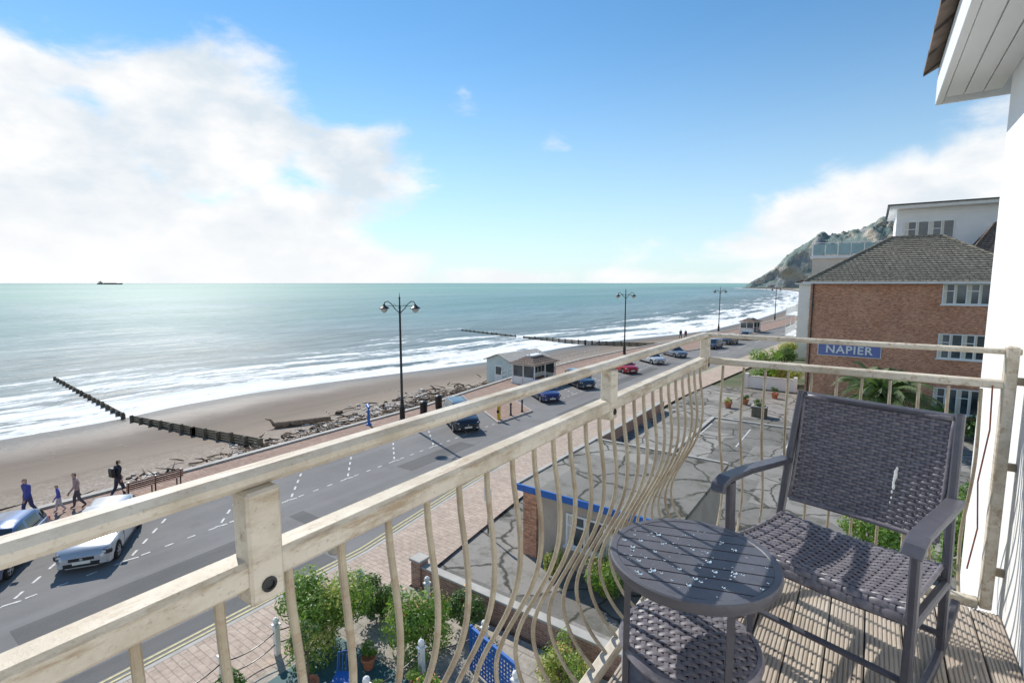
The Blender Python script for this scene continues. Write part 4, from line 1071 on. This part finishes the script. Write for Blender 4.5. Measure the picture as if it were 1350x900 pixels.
def table(x,y):
    E=empty('side_table',TR(x,y,Z,18)); zt=.555; r=.24; b_=B()
    b_.lathe([(r-.022,zt-.03),(r-.004,zt-.03),(r,zt-.022),(r,zt-.004),(r-.004,zt),(r-.02,zt),(r-.024,zt-.004),(r-.022,zt-.03)],'table',64,cap=False)
    n=8; ri=r-.023; sw=2*ri/n
    for i in range(n):
        y0=-ri+i*sw+.0028; y1=-ri+(i+1)*sw-.0028
        ya=[y0+(y1-y0)*q/4 for q in range(5)]
        R_=[(math.sqrt(max(0,ri*ri-yy*yy)),yy) for yy in ya]
        outl=[(a,yy) for a,yy in R_]+[(-a,yy) for a,yy in R_[::-1]]
        c=len(outl); vs=[(a,yy,zt-.002) for a,yy in outl]+[(a,yy,zt-.018) for a,yy in outl]
        fs=[tuple(range(c)),tuple(range(c,2*c))[::-1]]+[(j,c+j,c+(j+1)%c,(j+1)%c) for j in range(c)]
        b_.add(vs,fs,'table')
    b_.box(-.03,.03,-ri+.01,ri-.01,zt-.03,zt-.019,'table'); b_.lathe([(r-.03,zt-.034),(r-.005,zt-.034),(r-.005,zt-.0305),(r-.03,zt-.0305),(r-.03,zt-.034)],'frame',48,cap=False)
    b_.obj('top',E,smooth='auto')
    b_=B()
    for i in range(4):
        a=rad(27+90*i); ca,sa=math.cos(a),math.sin(a)
        b_.tube([(ca*.2,sa*.2,zt-.035),(ca*.2,sa*.2,0)],.0125,'frame',4)
    b_.obj('legs',E)
    rs=.195
    def S(u,v):
        dx,dy=(u-.5)*2,(v-.5)*2; q=min(1,dx*dx+dy*dy)
        return Vector((dx*rs,dy*rs,.288+.008*(1-q))),Vector((0,0,1))
    b_=B(); weave(b_,S,12,22,'wick',.0034,inside=lambda u,v:(u-.5)**2+(v-.5)**2<.25)
    b_.lathe([(.001,.281),(.19,.279)],'wickb',40,cap=False)
    b_.lathe([(.185,.262),(.2,.262),(.208,.276),(.2,.292),(.188,.292),(.185,.262)],'wick',40,cap=False)
    for q in range(9):
        z=.255-q*.012; b_.lathe([(.19,z-.005),(.197,z),(.19,z+.005)],'wick',40,cap=False)
    b_.lathe([(.186,.15),(.186,.262)],'wickb',40,cap=False)
    b_.obj('wicker_shelf',E,smooth='auto')
    b_=B(); rnd=random.Random(11)
    for i in range(80):
        a=rnd.uniform(0,6.28); q=r*.88*math.sqrt(rnd.random()); s_=rnd.choice([.002,.003,.004,.006])*rnd.uniform(.7,1.3)
        xx,yy=q*math.cos(a),q*math.sin(a)
        b_.lathe([(s_*1.2,0),(s_*1.05,s_*.28),(s_*.6,s_*.5),(.0003,s_*.58)],'drop',10,c=(xx,yy,zt-.0015))
    b_.obj('water_drops',E,smooth=True)
table(-.385,1.48)

# ---------------------------------------------------------------- sky, sun, camera
AZ,EL=-68,42
w=bpy.data.worlds.new('World'); scene.world=w; w.use_nodes=True; nt=w.node_tree
bg=nt.nodes['Background']; sky=nt.nodes.new('ShaderNodeTexSky'); sky.sky_type='NISHITA'; sky.sun_disc=False
sky.sun_elevation=rad(EL); sky.sun_rotation=rad(AZ%360); sky.air_density=1.0; sky.dust_density=.0; sky.ozone_density=3
hs=nt.nodes.new('ShaderNodeHueSaturation'); hs.inputs['Saturation'].default_value=1.1; L(nt,sky.outputs[0],hs.inputs['Color'])
tinted=mix(nt,1.0,hs.outputs[0],(.84,1.04,1.02),'MULTIPLY')
L(nt,tinted,bg.inputs[0]); bg.inputs[1].default_value=.145
tc=nt.nodes.new('ShaderNodeTexCoord').outputs['Generated']
sp=nt.nodes.new('ShaderNodeSeparateXYZ'); L(nt,tc,sp.inputs[0])
az=math_(nt,'MULTIPLY',math_(nt,'ARCTAN2',sp.outputs[0],sp.outputs[1]),57.2958)
el=math_(nt,'MULTIPLY',math_(nt,'ARCSINE',sp.outputs[2]),57.2958)
blobs=[(-78,8,19,12,1.15),(-66,13,13,8.5,1.05),(-52,11.5,9,4.5,.9),(-68,2,20,8,1.35),(-58,6.5,12,6,1.0),(-52,1.5,8,5,1.),(0,6,13,5,.9),(-8,3,12,3,.5),(14,8,12,6,1),(-36,.6,9,1.4,.6),(-18,.5,10,1.2,.5),(-40,19.5,2.8,1.6,.45),(-31,14.5,2.8,1.8,.4),(40,12,25,12,.9),(110,15,40,14,.8),(-140,14,35,12,.9),(170,10,30,10,.8)]
acc=None
for a,e,ra,re,g_ in blobs:
    dx=math_(nt,'DIVIDE',math_(nt,'SUBTRACT',az,a),ra); dy=math_(nt,'DIVIDE',math_(nt,'SUBTRACT',el,e),re)
    q=math_(nt,'MULTIPLY',math_(nt,'SUBTRACT',1,math_(nt,'SQRT',math_(nt,'ADD',math_(nt,'MULTIPLY',dx,dx),math_(nt,'MULTIPLY',dy,dy)))),g_)
    acc=q if acc is None else math_(nt,'MAXIMUM',acc,q)
acc=math_(nt,'MAXIMUM',acc,-.6)
nz=noise(nt,mapping(nt,tc,(1,1,2.0)),4.2,12,.58,.3)
nz2=noise(nt,mapping(nt,tc,(1,1,1.8),loc=(3,1,.1)),6,8,.55)
den=math_(nt,'ADD',acc,math_(nt,'MULTIPLY',math_(nt,'SUBTRACT',nz,.5),2.2))
mask=mapr(nt,den,-.04,.46,smooth=True)
haze=mapr(nt,el,-2,27,1,0)
haze=math_(nt,'MULTIPLY',math_(nt,'POWER',haze,1.8),.97)
bgh=nt.nodes.new('ShaderNodeBackground'); bgh.inputs[0].default_value=(.74,.86,.95,1); bgh.inputs[1].default_value=1.
m0=nt.nodes.new('ShaderNodeMixShader'); L(nt,haze,m0.inputs[0]); L(nt,bg.outputs[0],m0.inputs[1]); L(nt,bgh.outputs[0],m0.inputs[2])
shade=math_(nt,'MULTIPLY',mapr(nt,nz2,.42,.64),mapr(nt,el,2,10,.35,1))
ccol=mix(nt,shade,(1,1,1),(.7,.79,.87))
bg2=nt.nodes.new('ShaderNodeBackground'); L(nt,ccol,bg2.inputs[0]); bg2.inputs[1].default_value=1.02
ms=nt.nodes.new('ShaderNodeMixShader'); L(nt,mask,ms.inputs[0]); L(nt,m0.outputs[0],ms.inputs[1]); L(nt,bg2.outputs[0],ms.inputs[2])
L(nt,ms.outputs[0],nt.nodes['World Output'].inputs[0])
sd=bpy.data.lights.new('sun','SUN'); sd.energy=4.9; sd.angle=rad(.5); sd.color=(1,.95,.87)
so=bpy.data.objects.new('sun',sd); scene.collection.objects.link(so)
dv=Vector((math.sin(rad(AZ))*math.cos(rad(EL)),math.cos(rad(AZ))*math.cos(rad(EL)),math.sin(rad(EL))))
so.rotation_euler=dv.to_track_quat('Z','Y').to_euler()
cd=bpy.data.cameras.new('camera'); co=bpy.data.objects.new('camera',cd); scene.collection.objects.link(co); scene.camera=co
cd.lens=18; cd.sensor_width=36; cd.clip_start=.05; cd.clip_end=200000
co.location=(0,0,H); co.rotation_euler=(rad(90-6.5),0,rad(35))
scene.view_settings.view_transform='Standard'; scene.view_settings.look='None'; scene.view_settings.exposure=0
